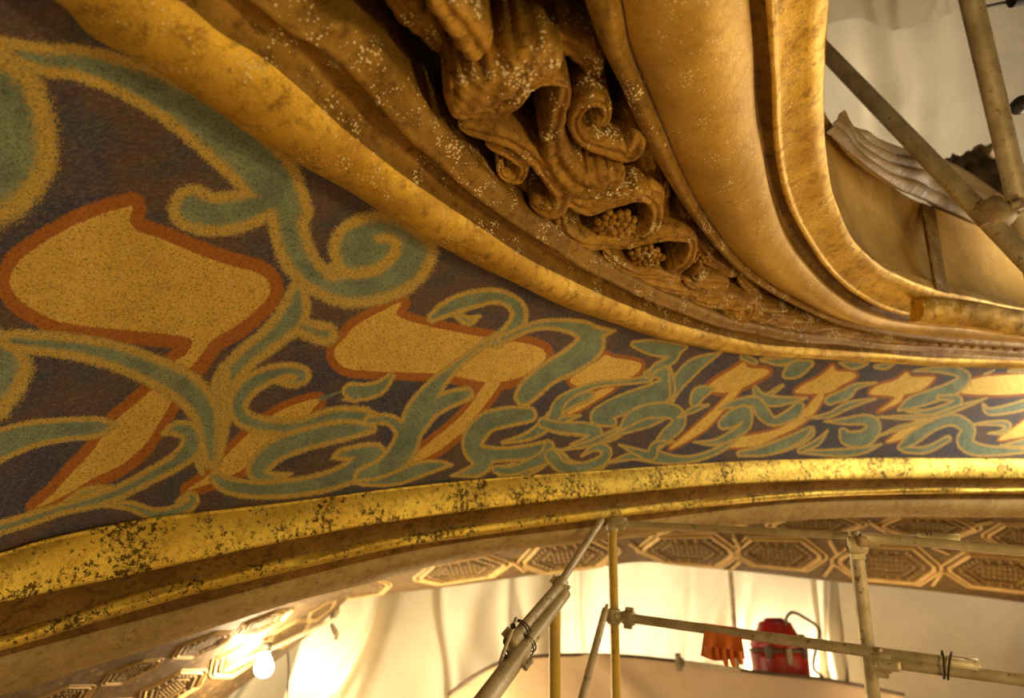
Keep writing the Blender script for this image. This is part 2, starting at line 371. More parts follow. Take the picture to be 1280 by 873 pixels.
def sd_stroke(Q, P, r):
    best = np.full(len(Q), 1e9)
    for a, b, ra, rb in zip(P[:-1], P[1:], r[:-1], r[1:]):
        d = b-a; L = max(d@d, 1e-9); t = np.clip(((Q-a)@d)/L, 0, 1)
        best = np.minimum(best, np.hypot(*(Q-a-t[:, None]*d).T)-(ra+(rb-ra)*t))
    return best
def sd_poly(Q, P):
    best = np.full(len(Q), 1e9); ins = np.zeros(len(Q), bool)
    for a, b in zip(P, np.roll(P, -1, 0)):
        d = b-a; L = max(d@d, 1e-9); t = np.clip(((Q-a)@d)/L, 0, 1)
        best = np.minimum(best, np.hypot(*(Q-a-t[:, None]*d).T))
        c = ((a[1] > Q[:, 1]) != (b[1] > Q[:, 1]))
        xx = a[0]+(Q[:, 1]-a[1])*d[0]/(d[1] if abs(d[1]) > 1e-9 else 1e-9)
        ins ^= c & (Q[:, 0] < xx)
    return np.where(ins, -best, best)
def paint_pod(c, pts, bord, sharp=False):
    P = cpx(c, pts); P = P if sharp else catmull(P, len(P)*4, True); b = bord/CROP[c][2]
    i = box_sel(P, b*3+4); s = sd_poly(PX[i], P)
    podin[i] = np.maximum(podin[i], -s/(b*.45)); pod[i] = np.maximum(pod[i], (b-s)/(b*.5))
def paint_leaf(c, strokes, ew):
    """strokes: list of (pts, half widths) or (pts, None) for a closed blob; painted as one shape"""
    allp = np.vstack([cpx(c, s_[0]) for s_ in strokes]); sc = CROP[c][2]
    pad = 12+max([max(s_[1])/sc if s_[1] else 0 for s_ in strokes]); i = box_sel(allp, pad); Q = PX[i]; s = np.full(len(i), 1e9)
    for pts, r in strokes:
        P = cpx(c, pts)
        if r is None: P = catmull(P, len(P)*5, True); s = np.minimum(s, sd_poly(Q, P)); continue
        r = list(r)+[r[-1]]*(len(P)-len(r)); R = catmull(np.column_stack([P, np.array(r[:len(P)], float)/sc]), (len(P)-1)*6+1)
        s = np.minimum(s, sd_stroke(Q, R[:, :2], np.maximum(R[:, 2], .3)))
    w_ = ew/sc; e = 1-np.abs(s+w_/2)/(w_/2); e = np.clip(e, -2, 1)
    edge[i] = np.where(s < 0, e, np.maximum(edge[i], e)); leaf[i] = np.maximum(leaf[i], np.clip(-s/(w_/2), -2, 2))

def paint_line(c, pts, r):            # gold line alone
    P = cpx(c, pts); sc = CROP[c][2]; i = box_sel(P, 20); R = catmull(np.column_stack([P, np.array(r, float)/sc]), (len(P)-1)*8+1)
    s = sd_stroke(PX[i], R[:, :2], R[:, 2]); edge[i] = np.maximum(edge[i], np.clip(-s/(np.mean(r)/sc*.8), -2, 1))

# orange-bordered gold shapes
paint_pod(2, [(482, 112), (474, 160), (500, 200), (600, 235), (720, 285), (850, 330), (930, 350), (975, 385), (980, 430), (940, 480), (860, 545), (775, 595), (740, 640), (690, 700), (650, 690), (700, 600), (600, 575), (450, 560), (300, 545), (200, 525), (120, 485), (60, 440), (35, 385), (60, 320), (120, 270), (250, 190), (370, 140), (440, 120)], 50)
paint_pod(3, [(690, 30), (640, 150), (560, 290), (515, 350), (440, 412), (330, 465), (250, 515), (130, 570), (200, 510), (270, 430), (330, 370), (400, 270), (480, 200), (570, 120), (640, 30)], 38)
paint_pod(4, [(588, 458), (568, 498), (600, 522), (700, 550), (850, 580), (930, 592), (1060, 615), (1110, 640), (1105, 675), (1050, 720), (960, 748), (910, 752), (860, 745), (740, 722), (600, 715), (470, 710), (390, 700), (350, 670), (345, 630), (380, 590), (420, 545), (500, 500)], 30)
paint_pod(5, [(900, 222), (945, 232), (860, 350), (820, 400), (770, 440), (700, 490), (610, 530), (580, 537), (630, 495), (690, 445), (760, 390), (830, 320)], 20)
paint_pod(3, [(1160, 172), (1120, 230), (1050, 290), (960, 360), (880, 430), (790, 470), (680, 503), (750, 455), (800, 400), (900, 300), (980, 240), (1050, 200)], 26)
paint_leaf(3, [([(1165, 172), (1210, 155), (1250, 142)], [8, 6, 2])], .1)
paint_pod(6, [(455, 272), (485, 283), (560, 295), (585, 305), (580, 330), (540, 360), (470, 390), (380, 390), (330, 375), (340, 350), (390, 310), (430, 295)], 15)
paint_pod(6, [(490, 395), (420, 440), (360, 475), (315, 490), (345, 460), (400, 420), (445, 398)], 9)
paint_pod(6, [(960, 300), (975, 320), (1040, 325), (1050, 340), (1000, 370), (960, 390), (900, 410), (830, 405), (820, 395), (860, 360), (910, 330)], 13)
paint_pod(6, [(960, 385), (890, 470), (820, 545), (720, 605), (690, 612), (760, 550), (850, 470), (915, 405)], 8)
paint_pod(7, [(465, 188), (480, 212), (540, 215), (560, 235), (500, 270), (450, 300), (380, 305), (310, 300), (340, 270), (400, 240), (440, 210)], 12)
paint_pod(7, [(430, 305), (400, 370), (330, 435), (240, 480), (140, 520), (10, 525), (60, 490), (180, 465), (260, 440), (340, 380), (400, 310)], 10)
paint_pod(7, [(770, 215), (790, 235), (870, 235), (880, 245), (830, 290), (760, 310), (740, 340), (650, 380), (690, 350), (720, 318), (640, 310), (615, 300), (650, 270), (720, 250)], 11)
paint_pod(7, [(930, 370), (880, 405), (820, 445), (750, 490), (685, 505), (730, 465), (800, 420), (850, 388)], 8)
paint_pod(7, [(1000, 265), (1060, 240), (1140, 230), (1280, 225), (1400, 235), (1400, 300), (1280, 302), (1150, 310), (1020, 305), (985, 293)], 11)
paint_pod(7, [(1320, 370), (1260, 410), (1210, 445), (1145, 495), (1210, 488), (1280, 470), (1350, 400)], 8)
# scrolling foliage
paint_leaf(1, [([(-260, 80), (50, 190), (140, 270), (195, 400), (212, 550), (190, 650), (110, 760), (0, 830), (-260, 900)], None)], 84)
paint_leaf(1, [([(0, 165), (150, 215), (300, 232), (450, 280), (620, 360), (780, 470), (900, 570), (985, 660), (1060, 770)], [35, 60, 68, 78, 90, 105, 112, 112, 80]),
               ([(960, 740), (860, 770), (760, 780), (700, 757)], [70, 80, 82, 88]),
               ([(973, 735), (985, 870), (1018, 965), (1093, 1048), (1203, 1108), (1303, 1122), (1433, 1096), (1533, 1037), (1587, 950), (1590, 890), (1515, 815), (1413, 768), (1323, 774), (1243, 810), (1196, 880), (1200, 940), (1216, 984), (1165, 932), (1132, 860), (1110, 770), (1080, 700)], None)], 42)
paint_line(4, [(330, 330), (370, 350), (420, 356), (500, 338), (555, 292), (568, 248), (540, 226), (500, 232)], [16, 20, 22, 22, 22, 22, 20, 14])
_skip = (0, [([(1053, 720), (1045, 850), (1103, 980), (1223, 1045), (1353, 1048), (1473, 990), (1522, 905), (1475, 835), (1390, 815), (1310, 850), (1295, 905), (1345, 925)], [60, 62, 68, 66, 62, 62, 58, 50, 44, 42, 42, 34])])
paint_leaf(2, [([(1085, 420), (1062, 510), (985, 590), (890, 665), (815, 760), (808, 850)], [42, 62, 52, 50, 48, 30]), ([(1060, 530), (1140, 565), (1185, 575)], [35, 42, 45])], 34)
paint_leaf(3, [([(-260, -120), (40, -70), (100, -10), (122, 60), (100, 130), (50, 200), (0, 250), (-260, 320)], None)], 56)
paint_leaf(2, [([(40, 600), (100, 605), (250, 620), (400, 650), (550, 705), (680, 775), (745, 860), (762, 940), (768, 1030)], [42, 45, 48, 54, 60, 66, 62, 52, 40])], 34)
paint_leaf(3, [([(815, 60), (822, 200), (812, 290), (795, 390)], [24, 24, 22, 16])], 30)
paint_leaf(3, [([(-90, 375), (80, 310), (220, 285), (350, 275), (420, 262)], [70, 55, 46, 40, 10])], 20)
paint_leaf(3, [([(-40, 655), (120, 605), (230, 570), (330, 545), (430, 512), (540, 455), (640, 400), (695, 345), (690, 295), (640, 280), (590, 300)], [28, 28, 25, 30, 30, 32, 36, 44, 40, 30, 8]), ([(690, 310), (715, 380), (735, 440)], [20, 18, 12]), ([(240, 550), (320, 510), (420, 490)], [14, 22, 6])], 20)
paint_leaf(3, [([(360, 560), (470, 560), (560, 592), (650, 578), (700, 545), (690, 525), (640, 545)], [6, 20, 26, 28, 26, 20, 6])], 17)
paint_leaf(3, [([(1000, 110), (1060, 112), (1100, 85), (1050, 68), (970, 88), (900, 130), (865, 190), (885, 240), (960, 268), (1080, 275), (1200, 250), (1300, 235), (1360, 228)], [8, 22, 34, 32, 38, 42, 40, 38, 36, 36, 48, 40, 14])], 22)
paint_leaf(5, [([(480, 395), (380, 402), (250, 430), (140, 470), (80, 520), (62, 555), (110, 572), (190, 560)], [20, 42, 46, 46, 44, 38, 24, 6])], 19)
paint_leaf(5, [([(-90, 570), (-50, 600), (50, 618), (180, 612), (300, 592), (400, 555), (470, 500)], [24, 34, 36, 38, 40, 44, 50]), ([(490, 490), (440, 485), (370, 490), (330, 505)], [46, 36, 24, 4])], 18)
paint_leaf(5, [([(450, 570), (530, 540), (590, 475), (620, 400), (655, 320), (725, 225), (800, 155), (880, 95), (960, 45)], [38, 48, 52, 50, 48, 32, 20, 16, 20]), ([(640, 390), (695, 325), (760, 290), (825, 270)], [40, 38, 36, 28]), ([(470, 365), (545, 365), (610, 420)], [22, 24, 36])], 15)
paint_leaf(5, [([(370, 290), (420, 285), (400, 258), (450, 262), (510, 245), (550, 205)], [4, 18, 30, 34, 28, 16])], 14)
paint_leaf(4, [([(700, 515), (760, 480), (850, 448), (950, 440), (1012, 485), (1000, 545), (930, 605)], [22, 34, 36, 30, 34, 34, 26]), ([(780, 500), (830, 528), (870, 510)], [14, 20, 8])], 17)
paint_leaf(6, [([(80, 215), (200, 168), (300, 165), (385, 190), (400, 235), (340, 290), (250, 340), (190, 390), (160, 425)], [20, 20, 26, 42, 56, 52, 46, 46, 38]), ([(410, 195), (490, 185)], [34, 6])], 15)
paint_leaf(5, [([(410, 590), (500, 590), (580, 572), (650, 545), (720, 530), (775, 528)], [10, 20, 30, 32, 22, 5])], 13)
paint_leaf(5, [([(1050, 345), (980, 352), (900, 372), (855, 420), (845, 470), (880, 505), (860, 545), (765, 568)], [32, 40, 42, 44, 38, 44, 30, 5]), ([(870, 490), (960, 490), (1060, 480), (1120, 460)], [36, 30, 32, 26]), ([(900, 540), (1000, 532), (960, 555), (1050, 540), (1120, 490)], [3, 14, 28, 28, 30])], 13)
paint_leaf(5, [([(955, 447), (1050, 422), (1120, 375), (1180, 310), (1270, 275)], [8, 20, 28, 28, 22]), ([(1120, 380), (1180, 395), (1270, 405)], [26, 26, 22])], 12)
paint_leaf(5, [([(1150, 490), (1200, 538), (1280, 542), (1320, 520)], [26, 30, 26, 18])], 12)
for st in [
 [([(270, 505), (290, 450), (340, 412), (430, 380), (540, 370), (615, 360)], [28, 24, 17, 14, 13, 15])],
 [([(230, 520), (280, 535), (360, 540), (420, 552), (400, 580), (330, 600)], [22, 22, 26, 26, 20, 6]), ([(300, 510), (365, 493)], [16, 6])],
 [([(300, 618), (400, 595), (480, 560), (560, 520)], [6, 14, 16, 12])],
 [([(610, 345), (660, 335), (685, 375), (645, 415), (560, 440), (480, 470), (430, 500), (480, 518)], [18, 28, 34, 46, 42, 38, 32, 20])],
 [([(400, 610), (500, 565), (560, 500), (650, 475), (712, 485), (720, 525), (680, 565), (640, 610)], [6, 14, 30, 32, 30, 28, 26, 18])],
 [([(460, 575), (540, 545), (610, 520), (670, 505)], [6, 14, 20, 8])],
 [([(250, 600), (240, 640), (180, 672), (110, 695), (60, 690)], [18, 28, 22, 20, 18])],
 [([(260, 640), (300, 680), (380, 682), (445, 655), (460, 620), (420, 610), (370, 640)], [28, 25, 22, 22, 20, 16, 6])],
 [([(470, 665), (560, 640), (640, 645), (720, 655), (800, 645), (880, 612), (950, 560)], [6, 18, 26, 18, 15, 15, 8])],
 [([(505, 600), (560, 622), (620, 640), (640, 600), (705, 588)], [5, 14, 22, 16, 5])],
 [([(700, 445), (715, 385), (760, 330), (800, 300), (880, 262)], [6, 26, 32, 26, 5])],
 [([(560, 235), (620, 245), (690, 255), (750, 245)], [14, 30, 30, 8]), ([(710, 255), (695, 290), (645, 315), (620, 340)], [26, 20, 17, 12])],
 [([(690, 320), (700, 400), (690, 440)], [8, 14, 5])],
 [([(780, 445), (800, 412), (850, 395)], [20, 28, 8])], [([(720, 500), (780, 470), (830, 455)], [6, 14, 6])],
 [([(1000, 395), (1020, 428), (1080, 442), (1190, 430)], [12, 22, 22, 5]), ([(1040, 425), (1100, 385)], [12, 8])],
 [([(960, 280), (1000, 300)], [16, 12])], [([(1040, 285), (1100, 295), (1150, 285)], [10, 22, 12])],
 [([(1115, 345), (1150, 325), (1200, 305)], [18, 34, 16])],
 [([(870, 470), (930, 450), (1000, 445), (1030, 485), (1070, 515), (1140, 485), (1160, 462)], [5, 18, 24, 28, 20, 26, 22])],
 [([(885, 525), (920, 505), (965, 480), (965, 530), (910, 570), (850, 592), (775, 590)], [22, 34, 26, 22, 20, 14, 4])],
 [([(945, 632), (1050, 615), (1130, 590), (1190, 560), (1205, 545)], [14, 25, 28, 25, 14])]]:
    paint_leaf(6, st, 9)
for st in [
 [([(170, 165), (250, 172), (330, 155)], [8, 20, 8])],
 [([(330, 540), (400, 505), (445, 455)], [14, 16, 5]), ([(345, 545), (500, 548), (600, 535), (665, 512)], [10, 20, 16, 5])],
 [([(430, 418), (520, 418), (600, 412), (632, 440), (600, 485), (530, 490), (505, 460)], [5, 18, 26, 34, 38, 34, 18])],
 [([(350, 405), (450, 392), (530, 352), (640, 325)], [5, 14, 18, 6])],
 [([(450, 332), (520, 305), (560, 275), (645, 258)], [22, 26, 16, 5])],
 [([(495, 178), (550, 188), (610, 180)], [8, 20, 6])], [([(640, 192), (680, 192), (720, 182)], [10, 15, 5])],
 [([(795, 212), (880, 205), (970, 212), (1008, 240), (960, 282), (880, 312), (790, 342), (735, 372)], [5, 14, 22, 28, 32, 32, 28, 8])],
 [([(770, 375), (860, 380), (960, 355), (975, 325), (900, 320)], [8, 16, 24, 20, 12])],
 [([(640, 400), (760, 402), (870, 398), (990, 360), (1100, 322)], [4, 12, 12, 14, 4])],
 [([(640, 485), (740, 445), (850, 420)], [4, 12, 5])],
 [([(745, 525), (800, 485), (880, 435), (960, 412), (1022, 450), (1010, 505), (1080, 538), (1260, 540)], [16, 30, 26, 28, 32, 36, 28, 12]), ([(760, 535), (850, 535), (940, 490)], [16, 18, 16])],
 [([(1040, 432), (1120, 425), (1185, 432), (1165, 462), (1105, 468)], [5, 12, 16, 12, 5])],
 [([(1085, 350), (1110, 378), (1200, 365), (1300, 340), (1420, 330)], [8, 18, 22, 26, 20])],
 [([(1150, 520), (1260, 505), (1340, 470), (1420, 440)], [5, 20, 22, 14])],
 [([(80, 552), (180, 540), (260, 512), (330, 480), (370, 450)], [14, 24, 28, 24, 14])],
 [([(1090, 225), (1130, 208)], [6, 4])], [([(1190, 212), (1250, 210), (1330, 215)], [8, 12, 8])]]:
    paint_leaf(7, st, 10)
PAINT = painted_mat()
pf = obj('painted_frieze', V, grid_faces(NU, NV), PAINT, label='curved ceiling band painted with blue-green scrolling foliage and orange-edged gold shapes', category='painted frieze')
for nm, arr in (('leaf', leaf), ('edge', edge), ('pod', pod), ('podin', podin)):
    a = pf.data.attributes.new(nm, 'FLOAT', 'POINT'); a.data.foreach_set('value', arr.astype(np.float32))

# ---- lower gilded moulding: measured lines, each with its own depth step
def low(px, dd, n=460):
    q = even(np.array(px, float), n); Y = np.interp(q[:, 0], [p[0] for p in O0_PX], [p[2] for p in O0_PX])+dd
    return at(q[:, 0], q[:, 1], Y)
L0 = low([(-150, 730), (0, 692), (50, 677), (141, 657), (208, 646), (343, 630), (430, 619), (492, 611), (609, 599), (730, 590), (909, 578), (1082, 573), (1280, 574), (1430, 577)], -.02)
L1 = low([(-150, 795), (0, 754), (168, 718), (289, 691), (430, 662), (499, 651), (600, 637), (730, 622), (900, 606), (1082, 599), (1280, 598), (1430, 600)], -.06)
L2 = low([(-150, 838), (0, 796), (151, 747), (302, 709), (430, 683), (492, 671), (600, 655), (730, 638), (930, 620), (1082, 611), (1280, 610), (1430, 612)], .0)
L3 = low([(-150, 856), (0, 812), (185, 758), (300, 728), (430, 698), (492, 685), (600, 669), (730, 651), (930, 629), (1082, 618), (1280, 616), (1430, 618)], -.015)
L4 = low([(-150, 872), (0, 826), (144, 787), (430, 711), (580, 680), (734, 662), (930, 637), (1052, 628), (1280, 626), (1430, 628)], .03)
L5 = low([(-150, 925), (0, 872), (64, 853), (118, 833), (235, 797), (318, 770), (381, 750), (479, 726), (580, 700), (690, 683), (759, 675), (850, 664), (930, 657), (1068, 648), (1280, 648), (1430, 650)], .10)
t6 = strip('trim_5', L0, L1, [(-.03, -.5), (-.03, -.05), (-.01, .0), (.02, .03)]+arc(.02, .02, 1, .0, .07, 16)+[(1.0, -.04)], GOLD_LOW, wobble=.012, seed=11, label='broad bright pitted gold band along the foot of the painted frieze', kind='structure')
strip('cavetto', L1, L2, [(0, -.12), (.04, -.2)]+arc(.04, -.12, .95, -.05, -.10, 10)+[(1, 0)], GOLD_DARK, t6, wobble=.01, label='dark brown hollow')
strip('bead', L2, L3, [(0, -.5), (0, -.1)]+arc(0, 0, 1, 0, .35, 10)+[(1, -.5)], GOLD_LOW, t6, wobble=.05, seed=6)
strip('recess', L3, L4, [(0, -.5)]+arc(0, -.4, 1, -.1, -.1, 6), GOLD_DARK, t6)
strip('wall_plaster', L4, L5, [(0, -.1), (.0, .0), (.5, .02), (.97, .0), (1, -.06), (1, -.6)], PLASTER, wobble=.006, seed=2, label='mottled tan plaster border below the lower gold moulding', kind='structure')

# ================================================================== carved frieze between the two upper mouldings
bgA = rail_level(B_PX, .98, NR); bgB = rail_level(C2_PX, 1.0, NR)
bgA = bgA*1.0; bgA[:, :] = B3+(bgA-CAM)*0+np.array([0, 0, .15]); bgB = C3+np.array([0, 0, .15])
ov = nz(bgA-bgB); bgA = bgA+ov*.05; bgB = bgB-ov*.05
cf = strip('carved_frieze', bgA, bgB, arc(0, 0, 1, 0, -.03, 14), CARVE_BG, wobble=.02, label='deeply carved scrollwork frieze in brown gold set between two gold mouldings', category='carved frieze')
CC = {1: (400, 0, 2.909), 2: (640, 150, 2.909)}
NPL = nz(np.array([KT, 0, -1.0]))     # out of the ceiling, towards the room
def relief(name, c, pts, r, mat=None, z0=.875, depth=.13, hh=.72, vein=.32, rough=.10, seed=0, parent=cf, lobes=0, label=None):
    ox, oy, s = CC[c]; P = np.array(pts, float); P[:, 0] = P[:, 0]/s+ox; P[:, 1] = P[:, 1]/s+oy
    r = np.array(list(r)+[r[-1]]*(len(P)-len(r)), float)/s
    n = (len(P)-1)*12+1; Q = catmull(np.column_stack([P, r]), n); Q[:, 2] = np.maximum(Q[:, 2]*.90, .6)
    W3 = lv(Q[:, 0], Q[:, 1], z0)
    T2 = nz(np.gradient(Q[:, :2], axis=0)); P2 = np.stack([-T2[:, 1], T2[:, 0]], 1)
    S3 = lv(Q[:, 0]+P2[:, 0]*Q[:, 2], Q[:, 1]+P2[:, 1]*Q[:, 2], z0)-W3      # half width vector on the level
    hw = np.minimum(np.linalg.norm(S3, axis=1), .12)
    e = np.minimum(np.arange(n), np.arange(n)[::-1])/6.0; cap = np.sqrt(np.clip(1-(1-np.clip(e, 0, 1))**2, 0.02, 1))
    g = np.random.default_rng(seed+len(pts)*7+int(pts[0][0])); m = 17; th = np.linspace(-1, 1, m)
    u = np.arange(n)/n
    V = []
    ph = g.uniform(0, 6, 6)
    for k in range(m):
        t = th[k]; a = 1+(lobes*.16*abs(math.sin(1)) if 0 else 0)
        edge_l = 1+(.16*np.abs(np.sin(u*lobes*3.14+ph[0])) if lobes else 0)+rough*.5*np.sin(u*n*.9+ph[1]+t*3)*abs(t)
        prof_h = (1-abs(t)**2.6)**.6 - vein*math.exp(-(t/.22)**2) + .35*vein*math.exp(-((abs(t)-.55)/.2)**2)
        lump = rough*(np.sin(u*n*.55+ph[2]+t*5)+np.sin(u*n*1.3+ph[3]-t*7)*.6)*.35
        H = hw*hh*(prof_h+lump)*cap
        V.append(W3+S3*(t*cap*edge_l)[:, None]+NPL*H[:, None])
    V = np.stack(V, 1)
    back0 = V[:, :1]-NPL*depth; back1 = V[:, -1:]-NPL*depth
    V = np.concatenate([back0, V, back1], 1); mm = m+2
    return obj(name, V.reshape(-1, 3), grid_faces(n, mm, True), mat or CARVE, parent, **({'label': label} if label else {}))
R_ = [
 ('leaf', 1, [(400, -90), (460, 0), (530, 90), (570, 150), (600, 185)], [60, 66, 70, 66, 48], dict(z0=.84, lobes=5)),
 ('leaf', 1, [(250, -60), (330, 30), (400, 100), (440, 190)], [50, 60, 50, 25], dict(z0=.93, lobes=4)),
 ('acanthus_leaf', 1, [(450, 345), (520, 330), (620, 285), (720, 225), (800, 205), (870, 245)], [52, 72, 82, 76, 70, 50], dict(z0=.84, lobes=7, vein=.15, rough=.2)),
 ('leaf', 1, [(470, 400), (560, 400), (650, 400), (720, 360), (770, 300), (850, 285), (905, 305)], [30, 26, 24, 24, 24, 22, 26], dict(z0=.83, rough=.25)),
 ('leaf', 1, [(700, 170), (820, 130), (920, 150), (990, 230), (960, 300)], [40, 55, 55, 45, 22], dict(z0=.90, lobes=5)),
 ('scroll', 1, [(895, 305), (862, 400), (845, 490), (875, 585), (950, 640), (1050, 635), (1105, 600)], [40, 42, 52, 62, 62, 52, 30], dict(z0=.84, rough=.16)),
 ('volute', 1, [(1170, 470), (1120, 530), (1030, 520), (945, 490), (925, 420), (970, 360), (1030, 370), (1040, 425), (995, 445)], [46, 48, 40, 32, 30, 30, 26, 20, 20], dict(z0=.85, hh=.7)),
 ('scroll', 1, [(500, 450), (600, 470), (700, 500), (790, 570), (850, 640), (880, 700), (840, 745), (760, 735)], [24, 34, 38, 44, 48, 46, 38, 22], dict(z0=.85)),
 ('volute', 1, [(600, 520), (680, 545), (738, 590), (720, 640), (660, 630), (655, 580)], [14, 24, 26, 22, 16, 14], dict(z0=.86, hh=.8)),
 ('leaf', 1, [(700, 640), (760, 700), (830, 700)], [24, 36, 24], dict(z0=.90)),
 ('leaf', 1, [(1140, 430), (1180, 520), (1190, 600), (1170, 660)], [20, 34, 34, 26], dict(z0=.90, lobes=4)),
 ('scroll', 1, [(870, 700), (960, 735), (1070, 710), (1160, 690), (1215, 730), (1215, 800), (1160, 860)], [26, 34, 30, 32, 34, 30, 22], dict(z0=.85)),
 ('scroll', 1, [(870, 760), (880, 820), (950, 865), (1060, 872), (1170, 870)], [30, 36, 28, 22, 22], dict(z0=.86)),
 ('scroll', 2, [(480, 230), (530, 260), (515, 330), (470, 400), (430, 430)], [26, 28, 26, 22, 14], dict(z0=.86)),
 ('scroll', 2, [(250, 440), (340, 432), (450, 432), (560, 410), (640, 415), (650, 470), (600, 520), (560, 530)], [14, 16, 16, 20, 24, 26, 24, 12], dict(z0=.855)),
 ('leaf', 2, [(560, 220), (540, 300), (560, 370), (530, 400)], [22, 30, 26, 16], dict(z0=.90, lobes=4)),
 ('leaf', 2, [(640, 330), (600, 370), (560, 390)], [30, 30, 18], dict(z0=.90, lobes=3)),
 ('leaf', 2, [(330, 470), (380, 510), (450, 545), (540, 552), (620, 575)], [20, 24, 18, 18, 14], dict(z0=.86)),
 ('volute', 2, [(620, 580), (700, 600), (775, 590), (740, 565), (665, 560), (690, 520)], [14, 18, 16, 14, 18, 12], dict(z0=.86, hh=.7)),
 ('leaf', 2, [(660, 430), (700, 480), (760, 520), (820, 560)], [22, 28, 26, 16], dict(z0=.89, lobes=4)),
 ('volute', 2, [(440, 570), (520, 590), (620, 610), (610, 640), (550, 630), (500, 600)], [14, 18, 20, 18, 14, 8], dict(z0=.86)),
 ('leaf', 2, [(820, 560), (860, 600), (900, 640)], [22, 24, 14], dict(z0=.89)),
 ('scroll', 2, [(640, 640), (740, 655), (840, 650), (875, 665), (840, 700), (740, 705), (680, 690)], [14, 18, 18, 18, 20, 16, 8], dict(z0=.86)),
]
for nm, c, pts, r, kw in R_: relief(nm, c, pts, r, **kw)
# the carving runs on in steep perspective: repeated leaves and volutes between the rails
def on_band(f, t, z0=.86):            # f along (0..1 of rails), t across
    i = f*(NR-1); i0 = int(i); k = i-i0; b = B3[i0]*(1-k)+B3[min(i0+1, NR-1)]*k; c = C3[i0]*(1-k)+C3[min(i0+1, NR-1)]*k
    return project(b*(1-t)+c*t)
f = .54; q = 0
while f < .97:
    st = .016 if f < .7 else .011
    pts = [on_band(f+st*a, t) for a, t in ((0, .12), (.5, .3), (.9, .55), (1.5, .8))]
    pts2 = [on_band(f+st*a, t) for a, t in ((.9, .1), (1.2, .35), (.9, .5), (.5, .4))]
    wpx = abs(pts[0][1]-pts[-1][1])+4
    P = [((x-640)*2.909, (y-150)*2.909) for x, y in pts]; P2 = [((x-640)*2.909, (y-150)*2.909) for x, y in pts2]
    relief('leaf', 2, P, [wpx*.25, wpx*.38, wpx*.34, wpx*.12], z0=.86+.01*(q % 2), seed=q, lobes=3, hh=1.1)
    relief('volute', 2, P2, [wpx*.16, wpx*.2, wpx*.2, wpx*.12], z0=.85, seed=q, hh=1.2)
    f += st; q += 1
def grapes(c, cx, cy, rx, ry, n, rpx, z0=.865):
    ox, oy, s = CC[c]; g = random.Random(int(cx)); bm = bmesh.new(); base = lv(cx/s+ox, cy/s+oy, z0)
    for k in range(n):
        a = k*2.4; rr = math.sqrt((k+.5)/n); x = (cx+rx*rr*math.cos(a))/s+ox; y = (cy+ry*rr*math.sin(a))/s+oy
        p = lv(x, y, z0); rad = np.linalg.norm(lv(x+rpx/s, y, z0)-p)*g.uniform(.85, 1.15)
        bmesh.ops.create_uvsphere(bm, u_segments=12, v_segments=8, radius=rad, matrix=Matrix.Translation(Vector(p+NPL*rad*(1.2*(1-rr)+.3))))
    V_ = [v.co[:] for v in bm.verts]; F_ = [tuple(v.index for v in f.verts) for f in bm.faces]; bm.free()
    obj('grape_cluster', V_, F_, CARVE, cf)
grapes(1, 1075, 812, 75, 50, 32, 15); grapes(2, 490, 490, 60, 38, 26, 12); grapes(2, 690, 500, 30, 20, 10, 9)

